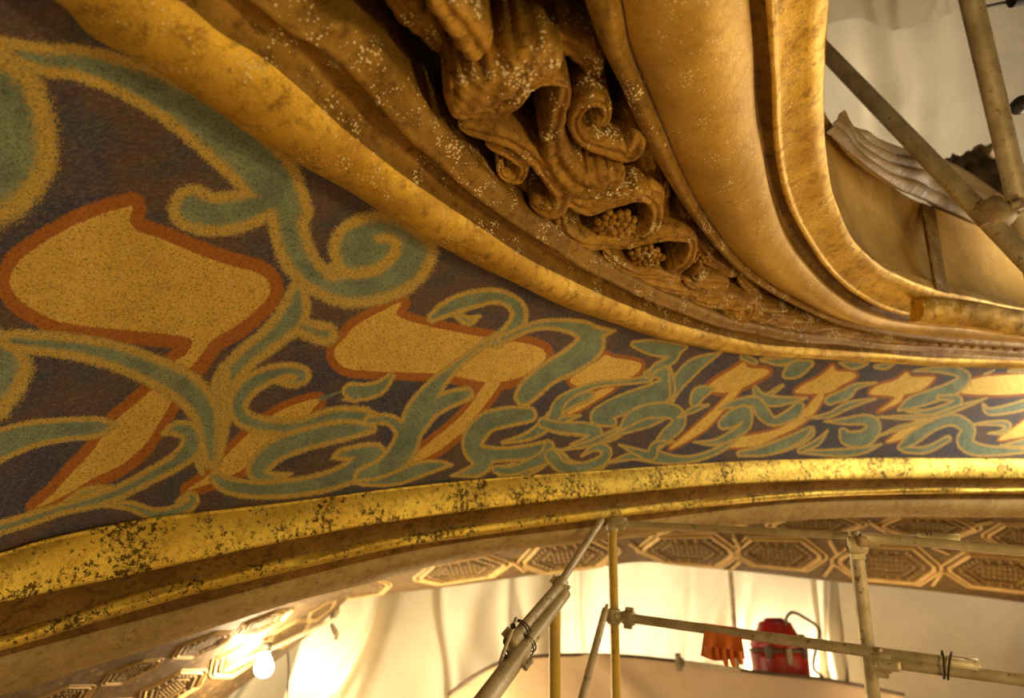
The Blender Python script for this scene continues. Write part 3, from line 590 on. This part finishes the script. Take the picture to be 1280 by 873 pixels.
# ================================================================== coffered ceiling beyond
def coffer_zone(top, bot, cells, name_parent, n=160, m=24):
    Tt = rail_depth(top, n); Bb = rail_depth(bot, n)
    def S3(u, v_, h=0.0):
        u = np.clip(np.asarray(u, float), 0, 1)*(n-1); i = np.minimum(u.astype(int), n-2); k = (u-i)[..., None]
        a = Tt[i]*(1-k)+Tt[i+1]*k; b = Bb[i]*(1-k)+Bb[i+1]*k
        v_ = np.asarray(v_, float)[..., None]; p = a*(1-v_)+b*v_
        N = nz(np.cross(Tt[i+1]-Tt[i], b-a)); sg = np.sign(np.sum(N*(CAM-p), -1, keepdims=True)); hh = np.asarray(h, float)
        return p+N*sg*(hh[..., None] if hh.ndim else hh)
    uu, vv = np.meshgrid(np.linspace(0, 1, n), np.linspace(-.05, 1.0, m), indexing='ij')
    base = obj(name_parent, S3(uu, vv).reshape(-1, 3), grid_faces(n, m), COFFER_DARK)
    def px2uv(x, y):
        best = None
        for it in range(2):
            us = np.linspace(0, 1, 400) if it == 0 else np.linspace(best[0]-.003, best[0]+.003, 40)
            for_u, for_v = np.meshgrid(us, np.linspace(-.6, 1.6, 120) if it == 0 else np.linspace(best[1]-.03, best[1]+.03, 40), indexing='ij')
            X, Y = project(S3(for_u, for_v)); d = (X-x)**2+(Y-y)**2; k = np.unravel_index(d.argmin(), d.shape); best = (for_u[k], for_v[k])
        return best
    def ring_poly(cu, cv, ru, rv, cut=.42, per=8):
        o = [(-1+cut, -1), (1-cut, -1), (1, -.12), (1, .12), (1-cut, 1), (-1+cut, 1), (-1, .12), (-1, -.12)]
        P = []
        for a, b in zip(o, o[1:]+o[:1]):
            for k in range(per): P.append((cu+ru*(a[0]+(b[0]-a[0])*k/per), cv+rv*(a[1]+(b[1]-a[1])*k/per)))
        return np.array(P)
    def frame(nm, cu, cv, ru, rv, t0, t1, h, parent, mat=COFFER):
        rows = []
        for s_, hh in ((t0, 0), (t0, h*.6), (t0*.75+t1*.25, h), (t0*.3+t1*.7, h*.8), (t1, h*.5), (t1, 0)):
            P = ring_poly(cu, cv, ru*s_, rv*s_); rows.append(S3(P[:, 0], P[:, 1], hh))
        V = np.array(rows); nr, k, _ = V.shape
        return obj(nm, V.reshape(-1, 3), grid_faces(nr, k, True), mat, parent, smooth=False)
    for (x, y, wx, hy) in cells:
        u0, v0 = px2uv(x-wx/2, y); u1, v1 = px2uv(x+wx/2, y); cu, cv = px2uv(x, y); _, va = px2uv(x, y-hy/2); _, vb = px2uv(x, y+hy/2)
        ru, rv = abs(u1-u0)/2, abs(vb-va)/2
        wid = np.linalg.norm(S3(u1, cv)-S3(u0, cv))
        c_ = frame('coffer', cu, cv, ru, rv, 1.02, .925, wid*.035, base)
        frame('outer_fillet', cu, cv, ru, rv, 1.17, 1.10, wid*.02, c_)
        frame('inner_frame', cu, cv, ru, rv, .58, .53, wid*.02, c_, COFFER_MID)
        # egg and dart course
        bm_v, bm_f = [], []
        P = ring_poly(cu, cv, ru*.76, rv*.74, per=4)
        for a, b in P:
            c0 = S3(a, b, wid*.01); du = S3(a+ru*.055, b, wid*.01)-c0; dv = S3(a, b+rv*.11, wid*.01)-c0; nn = nz(np.cross(du, dv)); nn = nn*np.sign(nn@(CAM-c0))
            o = len(bm_v)
            for ph in np.linspace(0, math.pi/2, 4):
                for th in np.linspace(0, 2*math.pi, 10, endpoint=False):
                    bm_v.append(c0+(du*math.cos(th)+dv*math.sin(th))*math.cos(ph)+nn*wid*.022*math.sin(ph))
            for k in range(3):
                for j in range(10): bm_f.append((o+k*10+j, o+k*10+(j+1) % 10, o+(k+1)*10+(j+1) % 10, o+(k+1)*10+j))
        obj('egg_moulding', bm_v, bm_f, COFFER_MID, c_)
        # grille of small leaves in the sunk panel
        bv, bf = [], []
        for a in np.linspace(-.42, .42, 9):
            for b in (-.28, 0, .28):
                if abs(a) > .32 and b: continue
                c0 = S3(cu+a*ru, cv+b*rv, .0); du = S3(cu+(a+.04)*ru, cv+b*rv)-c0; dv = S3(cu+a*ru, cv+(b+.11)*rv)-c0; nn = nz(np.cross(du, dv)); nn = nn*np.sign(nn@(CAM-c0)); o = len(bv)
                for s_, h_ in ((1, 0), (1, .5), (.5, 1), (0.05, 1.1)):
                    for th in np.linspace(0, 2*math.pi, 8, endpoint=False): bv.append(c0+(du*math.cos(th)+dv*math.sin(th))*s_+nn*wid*.015*h_)
                for k in range(3):
                    for j in range(8): bf.append((o+k*8+j, o+k*8+(j+1) % 8, o+(k+1)*8+(j+1) % 8, o+(k+1)*8+j))
        obj('rosette', bv, bf, COFFER_MID, c_)
    return base, S3, px2uv
def ribs(base, S3, px2uv, lines, w_, h_):
    for (x0, y0, x1, y1) in lines:
        a = px2uv(x0, y0); b = px2uv(x1, y1); n = 14
        uv = np.array(a)+(np.array(b)-np.array(a))*np.linspace(0, 1, n)[:, None]
        P = S3(uv[:, 0], uv[:, 1], h_*.5); tube('rib', P, w_, COFFER, base, seg=8)
top1 = [(380, 728, 3.2), (479, 705, 3.25), (580, 680, 3.3), (690, 662, 3.35), (850, 643, 3.4), (1068, 628, 3.5), (1280, 628, 3.6), (1450, 632, 3.7)]
bot1 = [(395, 758, 4.6), (479, 744, 4.7), (560, 734, 4.75), (649, 722, 4.8), (731, 712, 4.85), (800, 703, 4.9), (855, 708, 4.9), (951, 717, 4.9), (1038, 727, 4.9), (1152, 738, 4.9), (1280, 754, 4.9), (1450, 780, 4.9)]
cells1 = [(452, 737, 70, 20), (578, 713, 112, 26), (711, 696, 116, 34), (860, 689, 112, 34), (972, 692, 106, 34), (1108, 705, 120, 42), (1250, 716, 130, 40),
          (1020, 655, 110, 20), (1160, 657, 116, 22), (1285, 672, 100, 30), (885, 655, 90, 16), (1390, 735, 120, 44), (795, 662, 90, 14)]
cb, S3f, p2 = coffer_zone(top1, bot1, cells1, 'ceiling')
setp(cb, label='dark coffered plaster ceiling with octagonal panels beyond the gold moulding', kind='structure')
ribs(cb, S3f, p2, [(915, 668, 925, 684), (1035, 672, 1045, 690), (1150, 676, 1185, 690), (785, 676, 805, 690), (640, 700, 655, 712), (925, 700, 912, 712), (1042, 702, 1030, 718), (1178, 712, 1165, 730), (1215, 655, 1240, 650), (1085, 650, 1105, 662)], .012, .02)
# near left part, lit by the bare bulb
top2 = [(-140, 905, 2.0), (0, 850, 2.3), (118, 815, 2.6), (235, 778, 2.85), (340, 745, 3.1), (432, 722, 3.4)]
bot2 = [(60, 1050, 3.2), (170, 960, 3.4), (260, 890, 3.6), (330, 838, 3.9), (385, 795, 4.2), (436, 748, 4.5)]
cb2, S32, p22 = coffer_zone(top2, bot2, [(70, 878, 130, 26), (165, 840, 100, 16), (255, 806, 96, 18), (330, 778, 84, 16), (120, 898, 130, 30), (215, 862, 120, 32), (300, 824, 100, 30), (362, 792, 70, 22), (402, 764, 44, 12)], 'ceiling')
setp(cb2, label='near coffered ceiling at the lower left lit by a bare bulb', kind='structure')

# ================================================================== plastic sheets
def sheet(name, corners, mat, nu=120, nv=60, amp=.05, folds=7, seed=0, drop=0, **kw):
    """corners: TL, TR, BR, BL as (x, y, depth), or lists of points for the top and bottom edges"""
    top, bot = corners; Tt = rail_depth(top, nu); Bb = rail_depth(bot, nu); g = np.random.default_rng(seed)
    u, v_ = np.meshgrid(np.linspace(0, 1, nu), np.linspace(0, 1, nv), indexing='ij')
    P = Tt[:, None]*(1-v_[..., None])+Bb[:, None]*v_[..., None]
    N = nz(np.cross(np.gradient(P, axis=0), np.gradient(P, axis=1))); N *= np.sign(np.sum(N*(CAM-P), -1, keepdims=True).mean())
    d = 0
    for k in range(folds):
        a = g.uniform(-.5, .5); c0 = g.uniform(-.1, 1.1); wd_ = g.uniform(.012, .07); x = (u-c0+(v_-.3)*a*g.uniform(.2, 1)+.02*np.sin(v_*6+k))/wd_
        d = d+g.uniform(.3, 1)*np.exp(-x*x)*np.clip(.35+.65*np.cos((v_-g.uniform(0, 1))*2.2), 0, 1)*g.choice([1, 1, -1])
    d = d*amp*.9+amp*.25*np.sin(u*7+v_*2+seed)
    if drop: d = d+amp*.8*np.abs(np.sin((v_+.12*np.sin(u*4))*drop*3.14))
    return obj(name, (P+N*d[..., None]).reshape(-1, 3), grid_faces(nu, nv), mat, **kw)
sheet('plastic_sheet', ([(395, 742, 5.3), (560, 722, 5.5), (640, 712, 5.6), (700, 706, 5.7)], [(330, 960, 5.0), (700, 960, 5.3)]), SHEET, amp=.12, folds=9, seed=1, label='bright white plastic sheet hung below the coffers left of the yellow post', category='plastic sheet', group='plastic sheets closing off the work area')
sheet('plastic_sheet', ([(690, 700, 6.0), (800, 692, 6.0), (918, 704, 6.1)], [(685, 960, 5.7), (918, 960, 5.8)]), SHEET, amp=.10, folds=9, seed=2, label='glowing white plastic sheet behind the middle rail and scaffold post', category='plastic sheet', group='plastic sheets closing off the work area')
sheet('plastic_sheet', ([(908, 704, 6.25), (980, 710, 6.25), (1060, 722, 6.2)], [(908, 960, 6.0), (1060, 960, 5.9)]), SHEET, amp=.10, folds=7, seed=3, label='creased white plastic sheet behind the red vacuum cleaner', category='plastic sheet', group='plastic sheets closing off the work area')
sheet('plastic_sheet', ([(1046, 716, 5.8), (1152, 728, 5.6), (1280, 744, 5.4), (1450, 760, 5.2)], [(1075, 960, 5.6), (1450, 960, 5.0)]), SHEET_PALE, amp=.06, folds=5, seed=4, label='smooth cream plastic sheet at the far right below the coffers', category='plastic sheet', group='plastic sheets closing off the work area')
sheet('plastic_sheet', ([(330, 800, 5.6), (372, 775, 5.6), (420, 748, 5.6)], [(200, 960, 5.3), (430, 960, 5.3)]), SHEET_PALE, amp=.08, folds=6, seed=5, label='brightly lit plastic sheet beside the bare bulb', category='plastic sheet', group='plastic sheets closing off the work area')
# above, through the opening
sheet('plastic_sheet', ([(940, -170, 4.6), (1200, -170, 4.8), (1460, -170, 5.0)], [(980, 330, 5.0), (1200, 330, 5.2), (1460, 330, 5.4)]), SHEET_PALE, nu=160, nv=100, amp=.14, folds=10, seed=6, label='large pale plastic sheet seen up through the ceiling opening', category='plastic sheet', group='plastic sheets above the opening')
sheet('plastic_sheet', ([(1000, -120, 4.2), (1210, -120, 4.2)], [(1032, 30, 4.3), (1075, 22, 4.3), (1110, 38, 4.3), (1150, 32, 4.3), (1206, 10, 4.3)]), SHEET_PALE, amp=.05, seed=7, label='overlapping layer of plastic sheet with a ragged hem at the top', category='plastic sheet', group='plastic sheets above the opening')
sheet('plastic_sheet', ([(1040, 150, 2.35), (1060, 168, 2.40), (1085, 178, 2.5), (1120, 190, 2.6), (1160, 198, 2.75), (1200, 216, 2.85), (1250, 250, 2.9), (1330, 300, 2.9)], [(1034, 165, 2.02), (1062, 195, 2.12), (1095, 225, 2.25), (1140, 256, 2.42), (1190, 276, 2.55), (1245, 302, 2.7), (1330, 350, 2.8)]), SHEET_TAN, amp=.035, folds=5, seed=8, drop=4, label='dusty pleated plastic sheet draped over the back of the gold upstand', category='plastic sheet')
def lump(name, cx, cy, Y, rx, ry, rz, mat, seed, **kw):
    g = np.random.default_rng(seed); c = at(cx, cy, Y); n, m = 30, 40; V_ = []
    for i in range(n):
        ph = math.pi*i/(n-1)
        for j in range(m):
            th = 2*math.pi*j/m; r = 1+.10*math.sin(th*5+seed)*math.sin(ph)+.12*math.sin(th*3+ph*6+seed)+.06*math.sin(th*11-ph*9)
            V_.append(c+np.array([rx*math.sin(ph)*math.cos(th), ry*math.sin(ph)*math.sin(th), rz*math.cos(ph)])*r)
    return obj(name, np.array(V_), grid_faces(n, m, True), mat, **kw)
tb = empty('tarp_bundle', at(1235, 240, 3.1), label='dark crumpled tarp bundle behind the diagonal scaffold tube', category='tarp')
for i, (a, b, Y, rx, rz) in enumerate([(1205, 232, 3.2, .13, .14), (1240, 246, 3.1, .17, .15), (1285, 252, 3.05, .2, .16), (1218, 212, 3.35, .09, .08)]):
    adopt(lump('fold', a, b, Y, rx, .15, rz, TARP if i != 3 else SHEET_TAN, i+1), tb)

# ================================================================== scaffold
def seg(p, q, n=2): p, q = np.array(p), np.array(q); return [p+(q-p)*k/(n-1) for k in range(n)]
def pipe(name, p, q, wpx, mat, label, parts=(), hollow=.0, cat='scaffold tube', group='scaffold tubes', seg_=20):
    """p, q: (x, y, depth); width in photo pixels at p sets the radius"""
    a, b = at(*p), at(*q); r = wpx/2/FPX*p[2]
    e = empty(name, a, label=label, category=cat, group=group)
    adopt(tube('shaft', seg(a, b, 12), r, mat, e, seg=seg_, hollow=hollow), e); return e, a, b, r
def frame_ax(d, ref=(0, 1, 0)):
    d = nz(np.array(d)); r = nz(np.cross(d, np.array(ref, float))); return np.array([d, r, np.cross(d, r)])
def coupler(parent, p, d, r, mat=STEEL, w_=2.2, name='coupler'):
    """swivel coupler: two rounded jaws, a lid plate and a bolt with nut"""
    ax = frame_ax(d); p = np.array(p)
    c = tube(name, [p-ax[0]*r*w_*.6, p-ax[0]*r*w_*.5, p+ax[0]*r*w_*.5, p+ax[0]*r*w_*.6], [r*1.18, r*1.36, r*1.36, r*1.18], mat, parent, seg=24)
    adopt(c, parent)
    for s in (1, -1):
        b = boxm('flange', p+ax[1]*s*r*1.6, ax, (r*w_*.42, r*.5, r*.28), mat, c)
    k = tube('bolt', [p+ax[1]*r*1.7-ax[2]*r*1.1, p+ax[1]*r*1.7+ax[2]*r*1.1], r*.24, mat, c, seg=6)
    tube('nut', [p+ax[1]*r*1.7+ax[2]*r*.7, p+ax[1]*r*1.7+ax[2]*r*1.05], r*.42, mat, c, seg=6); return c
def ties(parent, p, d, r, n=2):
    ax = frame_ax(d); p = np.array(p)
    for k in range(n):
        a = np.linspace(0, 2*math.pi, 25); c = p+ax[0]*r*(k-.5)*.5
        pts = [c+ax[1]*math.cos(t)*r*1.15+ax[2]*math.sin(t)*r*1.15+ax[0]*r*.25*math.sin(t+k) for t in a]
        adopt(tube('wire_tie', pts, r*.09, WIRE, parent, seg=6), parent)
# upper right
e, a, b, r = pipe('scaffold_tube', (940, -31, 3.05), (1500, 551, 1.735), 17, STEEL, 'dusty grey diagonal scaffold tube crossing the ceiling opening')
e2, a2, b2, r2 = pipe('scaffold_tube', (1172, -180, 2.12), (1320, 450, 2.28), 27, STEEL, 'thick upright scaffold tube at the upper right edge')
c0 = at(1243, 268, 2.17); coupler(e, c0, b-a, r*1.1, RUST)
adopt(boxm('clamp_arm', at(1262, 262, 2.18), frame_ax(at(1282, 254, 2.2)-at(1243, 270, 2.17)), (.055, .018, .02), RUST, e), e)
cl = empty('clamp', at(1275, 130, 2.2), label='dark scaffold clamp on the right edge beside the upright tube', category='clamp')
adopt(boxm('jaw', at(1277, 131, 2.2), frame_ax((1, 0, .3)), (.03, .025, .03), BLACK, cl, bevel=.4), cl); adopt(tube('bolt', seg(at(1264, 135, 2.2), at(1290, 122, 2.2)), .007, BLACK, cl), cl)
rd = empty('clamp', at(1265, 2, 2.6), label='dark rod with round clamp at the very top right', category='clamp')
adopt(tube('rod', seg(at(1232, 8, 2.6), at(1290, -3, 2.6), 4), .006, WIRE, rd), rd); adopt(tube('jaw', seg(at(1264, 0, 2.58), at(1284, -5, 2.58)), .028, BLACK, rd), rd)
K = .64
def KA(x, y, Y): return at(x, y, Y*K)
def KB(n_, c_, ax_, h_, *a_, **k_): return boxm(n_, c_, ax_, [q_*K for q_ in h_], *a_, **k_)
_pipe = pipe
def pipe(name, p, q, *a_, **k_): return _pipe(name, (p[0], p[1], p[2]*K), (q[0], q[1], q[2]*K), *a_, **k_)
# lower centre: guard rails
e, a, b, r = pipe('scaffold_post', (765, 652, 3.6), (772, 940, 3.35), 11, YELLOW, 'slim yellow-tan scaffold post under the elbow joint', group='scaffold posts')
k1 = tube('elbow', catmull(np.array([KA(765, 663, 3.6), KA(765, 655, 3.59), KA(769, 652, 3.58), KA(782, 655, 3.56)]), 12), r*1.35, CREAM, e); adopt(k1, e)
coupler(e, KA(767, 771, 3.48), b-a, r*1.15)
e, a, b, r = pipe('scaffold_rail', (778, 655, 3.55), (1152, 675, 2.75), 8, CREAM, 'cream top rail running from the elbow joint to the right', group='guard rails')
adopt(tube('sleeve', seg(KA(1148, 674.5, 2.74), KA(1200, 675, 2.66), 4), 7/FPX*K*2.7, CREAM, e, hollow=.03), e); ties(e, KA(1161, 676, 2.73), b-a, 9/FPX*K*2.73)
e, a, b, r = pipe('scaffold_rail', (1078, 672, 2.8), (1640, 719, 2.0), 11, CREAM, 'second top rail overlapping the first and leaving on the right', group='guard rails')
e, a, b, r = pipe('scaffold_post', (1069, 678, 2.82), (1100, 945, 2.75), 17, STEEL, 'dusty scaffold post right of the red vacuum', group='scaffold posts')
coupler(e, KA(1071, 682, 2.81), KA(1100, 676, 2.8)-KA(1060, 676, 2.82), r*.95, CREAM); adopt(KB('bracket', KA(1083, 678, 2.79), frame_ax((1, 0, -.05)), (.045, .022, .026), RUST, e, bevel=.3), e)
e, a, b, r = pipe('scaffold_rail', (772, 771, 3.45), (1222, 834, 2.5), 11, STEEL, 'grey middle guard rail carrying an orange glove', group='guard rails')
adopt(tube('sleeve', seg(KA(1180, 828, 2.58), KA(1224, 834, 2.5), 4), 9/FPX*K*2.55, STEEL, e, hollow=.03), e); coupler(e, KA(786, 773, 3.42), b-a, r*1.1); ties(e, KA(1183, 832, 2.56), b-a, 14/FPX*K*2.56)
MID = (a, b)
e, a, b, r = pipe('scaffold_rail', (1092, 826, 2.70), (1640, 898, 2.0), 14, STEEL, 'short stout rail below the middle rail at the lower right', group='guard rails')
coupler(e, KA(1102, 829, 2.68), b-a, r*1.2); adopt(KB('clamp_plate', KA(1112, 832, 2.66), frame_ax(b-a), (.045, .02, .045), STEEL, e, bevel=.3), e)
# left of centre: raking tube in two lapped lengths, yellow post, brace
e, a, b, r = pipe('scaffold_tube', (752, 650, 3.0), (690, 745, 2.55), 8.5, STEEL, 'thin upper length of raking scaffold tube meeting the gold moulding', group='raking scaffold tubes')
coupler(e, KA(700, 731, 2.58), b-a, r*1.25); adopt(KB('latch', KA(705, 742, 2.55), frame_ax(KA(704, 730, 2.5)-KA(704, 752, 2.5)), (.03, .010, .016), STEEL, e, bevel=.3), e)
e, a, b, r = pipe('scaffold_tube', (699, 733, 2.50), (636, 806, 2.2), 13, STEEL, 'left of the two lapped tubes above the hinge plate', group='raking scaffold tubes')
coupler(e, KA(642, 800, 2.22), b-a, r*1.05); ties(e, KA(652, 788, 2.27), b-a, r*1.6)
adopt(KB('hinge_plate', KA(635, 801, 2.16), frame_ax(KA(645, 776, 2.2)-KA(628, 822, 2.1)), (.072, .006, .030), STEEL, e, bevel=.5), e)
for bx, by in ((641, 783), (632, 803), (630, 820)): adopt(tube('bolt', seg(KA(bx, by, 2.13), KA(bx, by, 2.19)), .006, BLACK, e, seg=8), e)
e, a, b, r = pipe('scaffold_tube', (706, 742, 2.50), (585, 905, 1.9), 15, STEEL, 'right thicker lapped tube running down to the bottom edge', group='raking scaffold tubes')
coupler(e, KA(648, 820, 2.2), b-a, r*1.05); ties(e, KA(658, 806, 2.24), b-a, r*1.3)
adopt(tube('sleeve', seg(KA(640, 831, 2.16), KA(585, 905, 1.88), 4), 12.5/FPX*K*2.1, STEEL, e), e)
pipe('scaffold_post', (693, 752, 3.1), (694, 940, 2.95), 14, YELLOW, 'bright yellow scaffold post between the raking tubes and slim post', group='scaffold posts')
e, a, b, r = pipe('scaffold_brace', (757, 762, 3.35), (712, 930, 2.9), 9, STEEL, 'thin slanting brace left of the slim post', cat='scaffold brace', group='scaffold braces')
adopt(KB('hook', KA(757, 763, 3.34), frame_ax(b-a), (.03, .008, .012), STEEL, e, bevel=.3), e)
pipe = _pipe
pipe('scaffold_post', (913, 715, 5.75), (930, 940, 5.6), 6, STEEL, 'dark slim pole standing against the sheet behind the orange glove', group='scaffold posts')
# far left pole and tape
e, a, b, r = pipe('scaffold_tube', (418, 775, 3.9), (215, 868, 3.3), 5, CREAM, 'thin slanting pole beside the bare bulb', group='poles by the bulb')
tp_ = empty('tape_strip', at(415, 748, 4.4), label='ragged grey tape hanging where the coffers meet the bright sheet', category='tape')
adopt(tube('strip', catmull(np.array([at(413, 748, 4.4), at(419, 765, 4.38), at(414, 778, 4.36), at(421, 795, 4.36), at(418, 800, 4.36)]), 16), [.012, .02, .016, .03, .028, .02, .018, .014, .012, .016, .02, .016, .01, .012, .01, .006], TAPE, tp_), tp_)
adopt(tube('edge_roll', catmull(np.array([at(385, 752, 4.5), at(415, 747, 4.42), at(440, 745, 4.5)]), 12), .014, TAPE, tp_), tp_)
wd = tube('hanging_wire', catmull(np.array([at(360, 815, 4.6), at(361, 840, 4.6), at(359, 880, 4.6)]), 10), .006, WIRE, label='thin dark wire hanging right of the bare bulb', category='wire')
# bare bulb
bl = empty('light_bulb', at(330, 835, 3.5), label='bare glowing bulb at the lower left in front of the coffers', category='light bulb')
c = at(330, 835, 3.5); V_ = []; n, m = 18, 20
prb_ = [(0, -1)]+[(math.sin(t), -math.cos(t)) for t in np.linspace(.15, 2.2, 12)]+[(.62, 1.0), (.45, 1.25), (.42, 1.5), (.42, 1.6), (0, 1.62)]
prb = [(a_, -b_) for a_, b_ in prb_]
for rr, zz in prb:
    for j in range(m): V_.append(c+.048*np.array([rr*math.cos(2*math.pi*j/m), rr*math.sin(2*math.pi*j/m), -zz]))
adopt(obj('glass', np.array(V_), grid_faces(len(prb), m, True), BULB, bl), bl)
adopt(tube('socket', seg(c+np.array([0, 0, .074]), c+np.array([0, 0, .12]), 3), .024, BLACK, bl), bl)
lamp('bulb_light', c+np.array([0, -.09, .03]), 42, .05, (1, .76, .44))

# ================================================================== orange glove over the middle rail
a, b = MID
def on_rail(x): t = (x-772)/(1222-772); d = K/((1-t)/3.45+t/2.5); return at(x, 771+63*t, d), d
gv = empty('rubber_glove', on_rail(903)[0], label='orange rubber glove draped over the grey middle rail', category='glove')
n, m = 30, 22; V_ = []
for i in range(n):
    u = i/(n-1); x = 879+u*45; p, d = on_rail(x)
    for j in range(m):
        v_ = j/(m-1)
        if v_ < .35:
            th = math.pi*(v_/.35); q = p+K*np.array([0, .024*math.cos(th), .024*math.sin(th)])
        else:
            s = (v_-.35)/.65; q = p+K*np.array([-.030*s*(1-u)+.004*math.sin(u*9)*s, -.024-.012*math.sin(u*14)*s, -s*(.115+.012*math.sin(u*5))])
        V_.append(q)
adopt(obj('cuff', np.array(V_), grid_faces(n, m), ORANGE, gv), gv)
for x, ln, r_ in ((881, 0.02, .010), (893, .022, .011), (902, .045, .012), (911, .044, .011), (921, .028, .011)):
    p, d = on_rail(x+1); q = p+K*np.array([-.012, -.034, -.10])
    adopt(tube('finger', catmull(np.array([q+K*np.array([0, 0, .03]), q, q+K*np.array([.003, 0, -ln*.6]), q+K*np.array([.006, 0, -ln])]), 10), np.array([1, 1.05, 1.1, 1.1, 1.05, 1, .95, .85, .6, .2])*r_*K, ORANGE, gv, seg=12), gv)

# ================================================================== red vacuum cleaner
FL = 0.0
vb = at(978, 853, 5.0); vx, vy = vb[0], vb[1]
sc_ = 5.0/FPX
vac = empty('vacuum_cleaner', (vx, vy, FL), label='red drum vacuum cleaner with grey hose standing behind the rails', category='vacuum cleaner')
def lathe(name, prf, mat, parent, m=36, squash=1.0):
    V_ = [(vx+r_*math.cos(2*math.pi*j/m), vy+r_*squash*math.sin(2*math.pi*j/m), z) for r_, z in prf for j in range(m)]
    return adopt(obj(name, np.array(V_), grid_faces(len(prf), m, True), mat, parent), parent)
def zat(y): return at(978, y, 5.0)[2]
z0, zb, zc, zt = FL, zat(815), zat(800), zat(777)
lathe('drum', [(.0, .06), (.16, .06), (.175, .08), (.19, .2), (.205, zb-.05), (.205, zb-.01), (.19, zb)], RED, vac)
lathe('clamp_band', [(.19, zb-.006), (.211, zb-.004), (.211, zb+.018), (.19, zb+.02)], HOSE, vac)
lathe('motor_head', [(.19, zb+.02), (.20, zb+.04), (.185, zc+.0), (.15, zc+.045), (.13, zt-.04), (.12, zt-.01), (.10, zt), (.075, zt+.006), (.07, zt+.02), (.05, zt+.026), (0, zt+.026)], RED, vac)
for s in (-1, 1):
    adopt(boxm('latch', (vx+s*.13, vy-.17, zb+.0), np.eye(3), (.022, .02, .045), HOSE, vac, bevel=.3), vac)
    adopt(boxm('handle_grip', (vx+s*.165, vy-.02, zc+.02), np.eye(3), (.03, .05, .016), BLACK, vac, bevel=.4), vac)
adopt(boxm('centre_catch', (vx, vy-.215, zb-.03), np.eye(3), (.018, .012, .055), TAPE, vac, bevel=.3), vac)
hp = [at(982, 782, 4.95), at(984, 771, 4.95), at(992, 766, 4.95), at(1008, 774, 4.95), at(1022, 784, 4.93), at(1024, 795, 4.92), at(1020, 812, 4.9), at(1017, 835, 4.9), at(1030, 850, 4.88), at(1040, 880, 4.85)]
hq = catmull(np.array(hp), 120); adopt(tube('hose', hq, .011+.0015*np.sin(np.arange(120)*2.2), HOSE, vac, seg=12), vac)
for a_ in (0, 2.1, 4.2):
    cx, cy = vx+.15*math.cos(a_), vy+.15*math.sin(a_)
    adopt(tube('caster', [(cx-.02, cy, .03), (cx+.02, cy, .03)], .03, BLACK, vac, seg=18), vac)

# ================================================================== floor cloth ridge with hose along it, deck
rt = [(560, 870, 4.6), (590, 848, 4.62), (625, 830, 4.65), (660, 823, 4.7), (720, 820, 4.75), (790, 822, 4.8), (870, 831, 4.8), (950, 842, 4.75), (1040, 852, 4.7), (1130, 870, 4.7)]
sheet('drop_cloth', (rt, [(p[0], 985, p[2]-.5) for p in rt]), PINK, amp=.04, folds=6, seed=12, label='pinkish drop cloth mound along the bottom edge under the dark pipe', category='drop cloth')
q = even(np.array(rt, float), 60); tube('dark_pipe', at(q[:, 0], q[:, 1]-1, q[:, 2]-.01), .012, HOSE, label='thin dark pipe lying along the top of the pinkish drop cloth', category='pipe')
pb = empty('pipe_fitting', at(848, 826, 4.7), label='small dark fitting sticking up from the pipe behind the drop cloth', category='pipe fitting')
adopt(tube('stub', seg(at(850, 838, 4.7), at(847, 818, 4.7), 3), .02, TAPE, pb), pb); adopt(tube('collar', seg(at(850, 832, 4.69), at(849, 825, 4.69)), .032, TAPE, pb), pb)
pipe('scaffold_rail', (856, 829, 4.6), (925, 838, 4.5), 6, STEEL, 'short dull tube behind the glove just above the drop cloth', group='guard rails')
V_ = []; F_ = []
nb = 24
for k in range(nb):
    x0 = -6+k*.5; o = len(V_)
    for (x, z) in ((x0, -.05), (x0+.49, -.05), (x0+.49, 0), (x0, 0)):
        for y in (-3, 10): V_.append((x, y, z))
    for a_, b_ in ((0, 1), (1, 2), (2, 3), (3, 0)): F_.append((o+2*a_, o+2*b_, o+2*b_+1, o+2*a_+1))
    F_.append((o, o+2, o+4, o+6)); F_.append((o+1, o+7, o+5, o+3))
obj('floor', V_, F_, BOARD, smooth=False, kind='structure', label='scaffold deck boards')
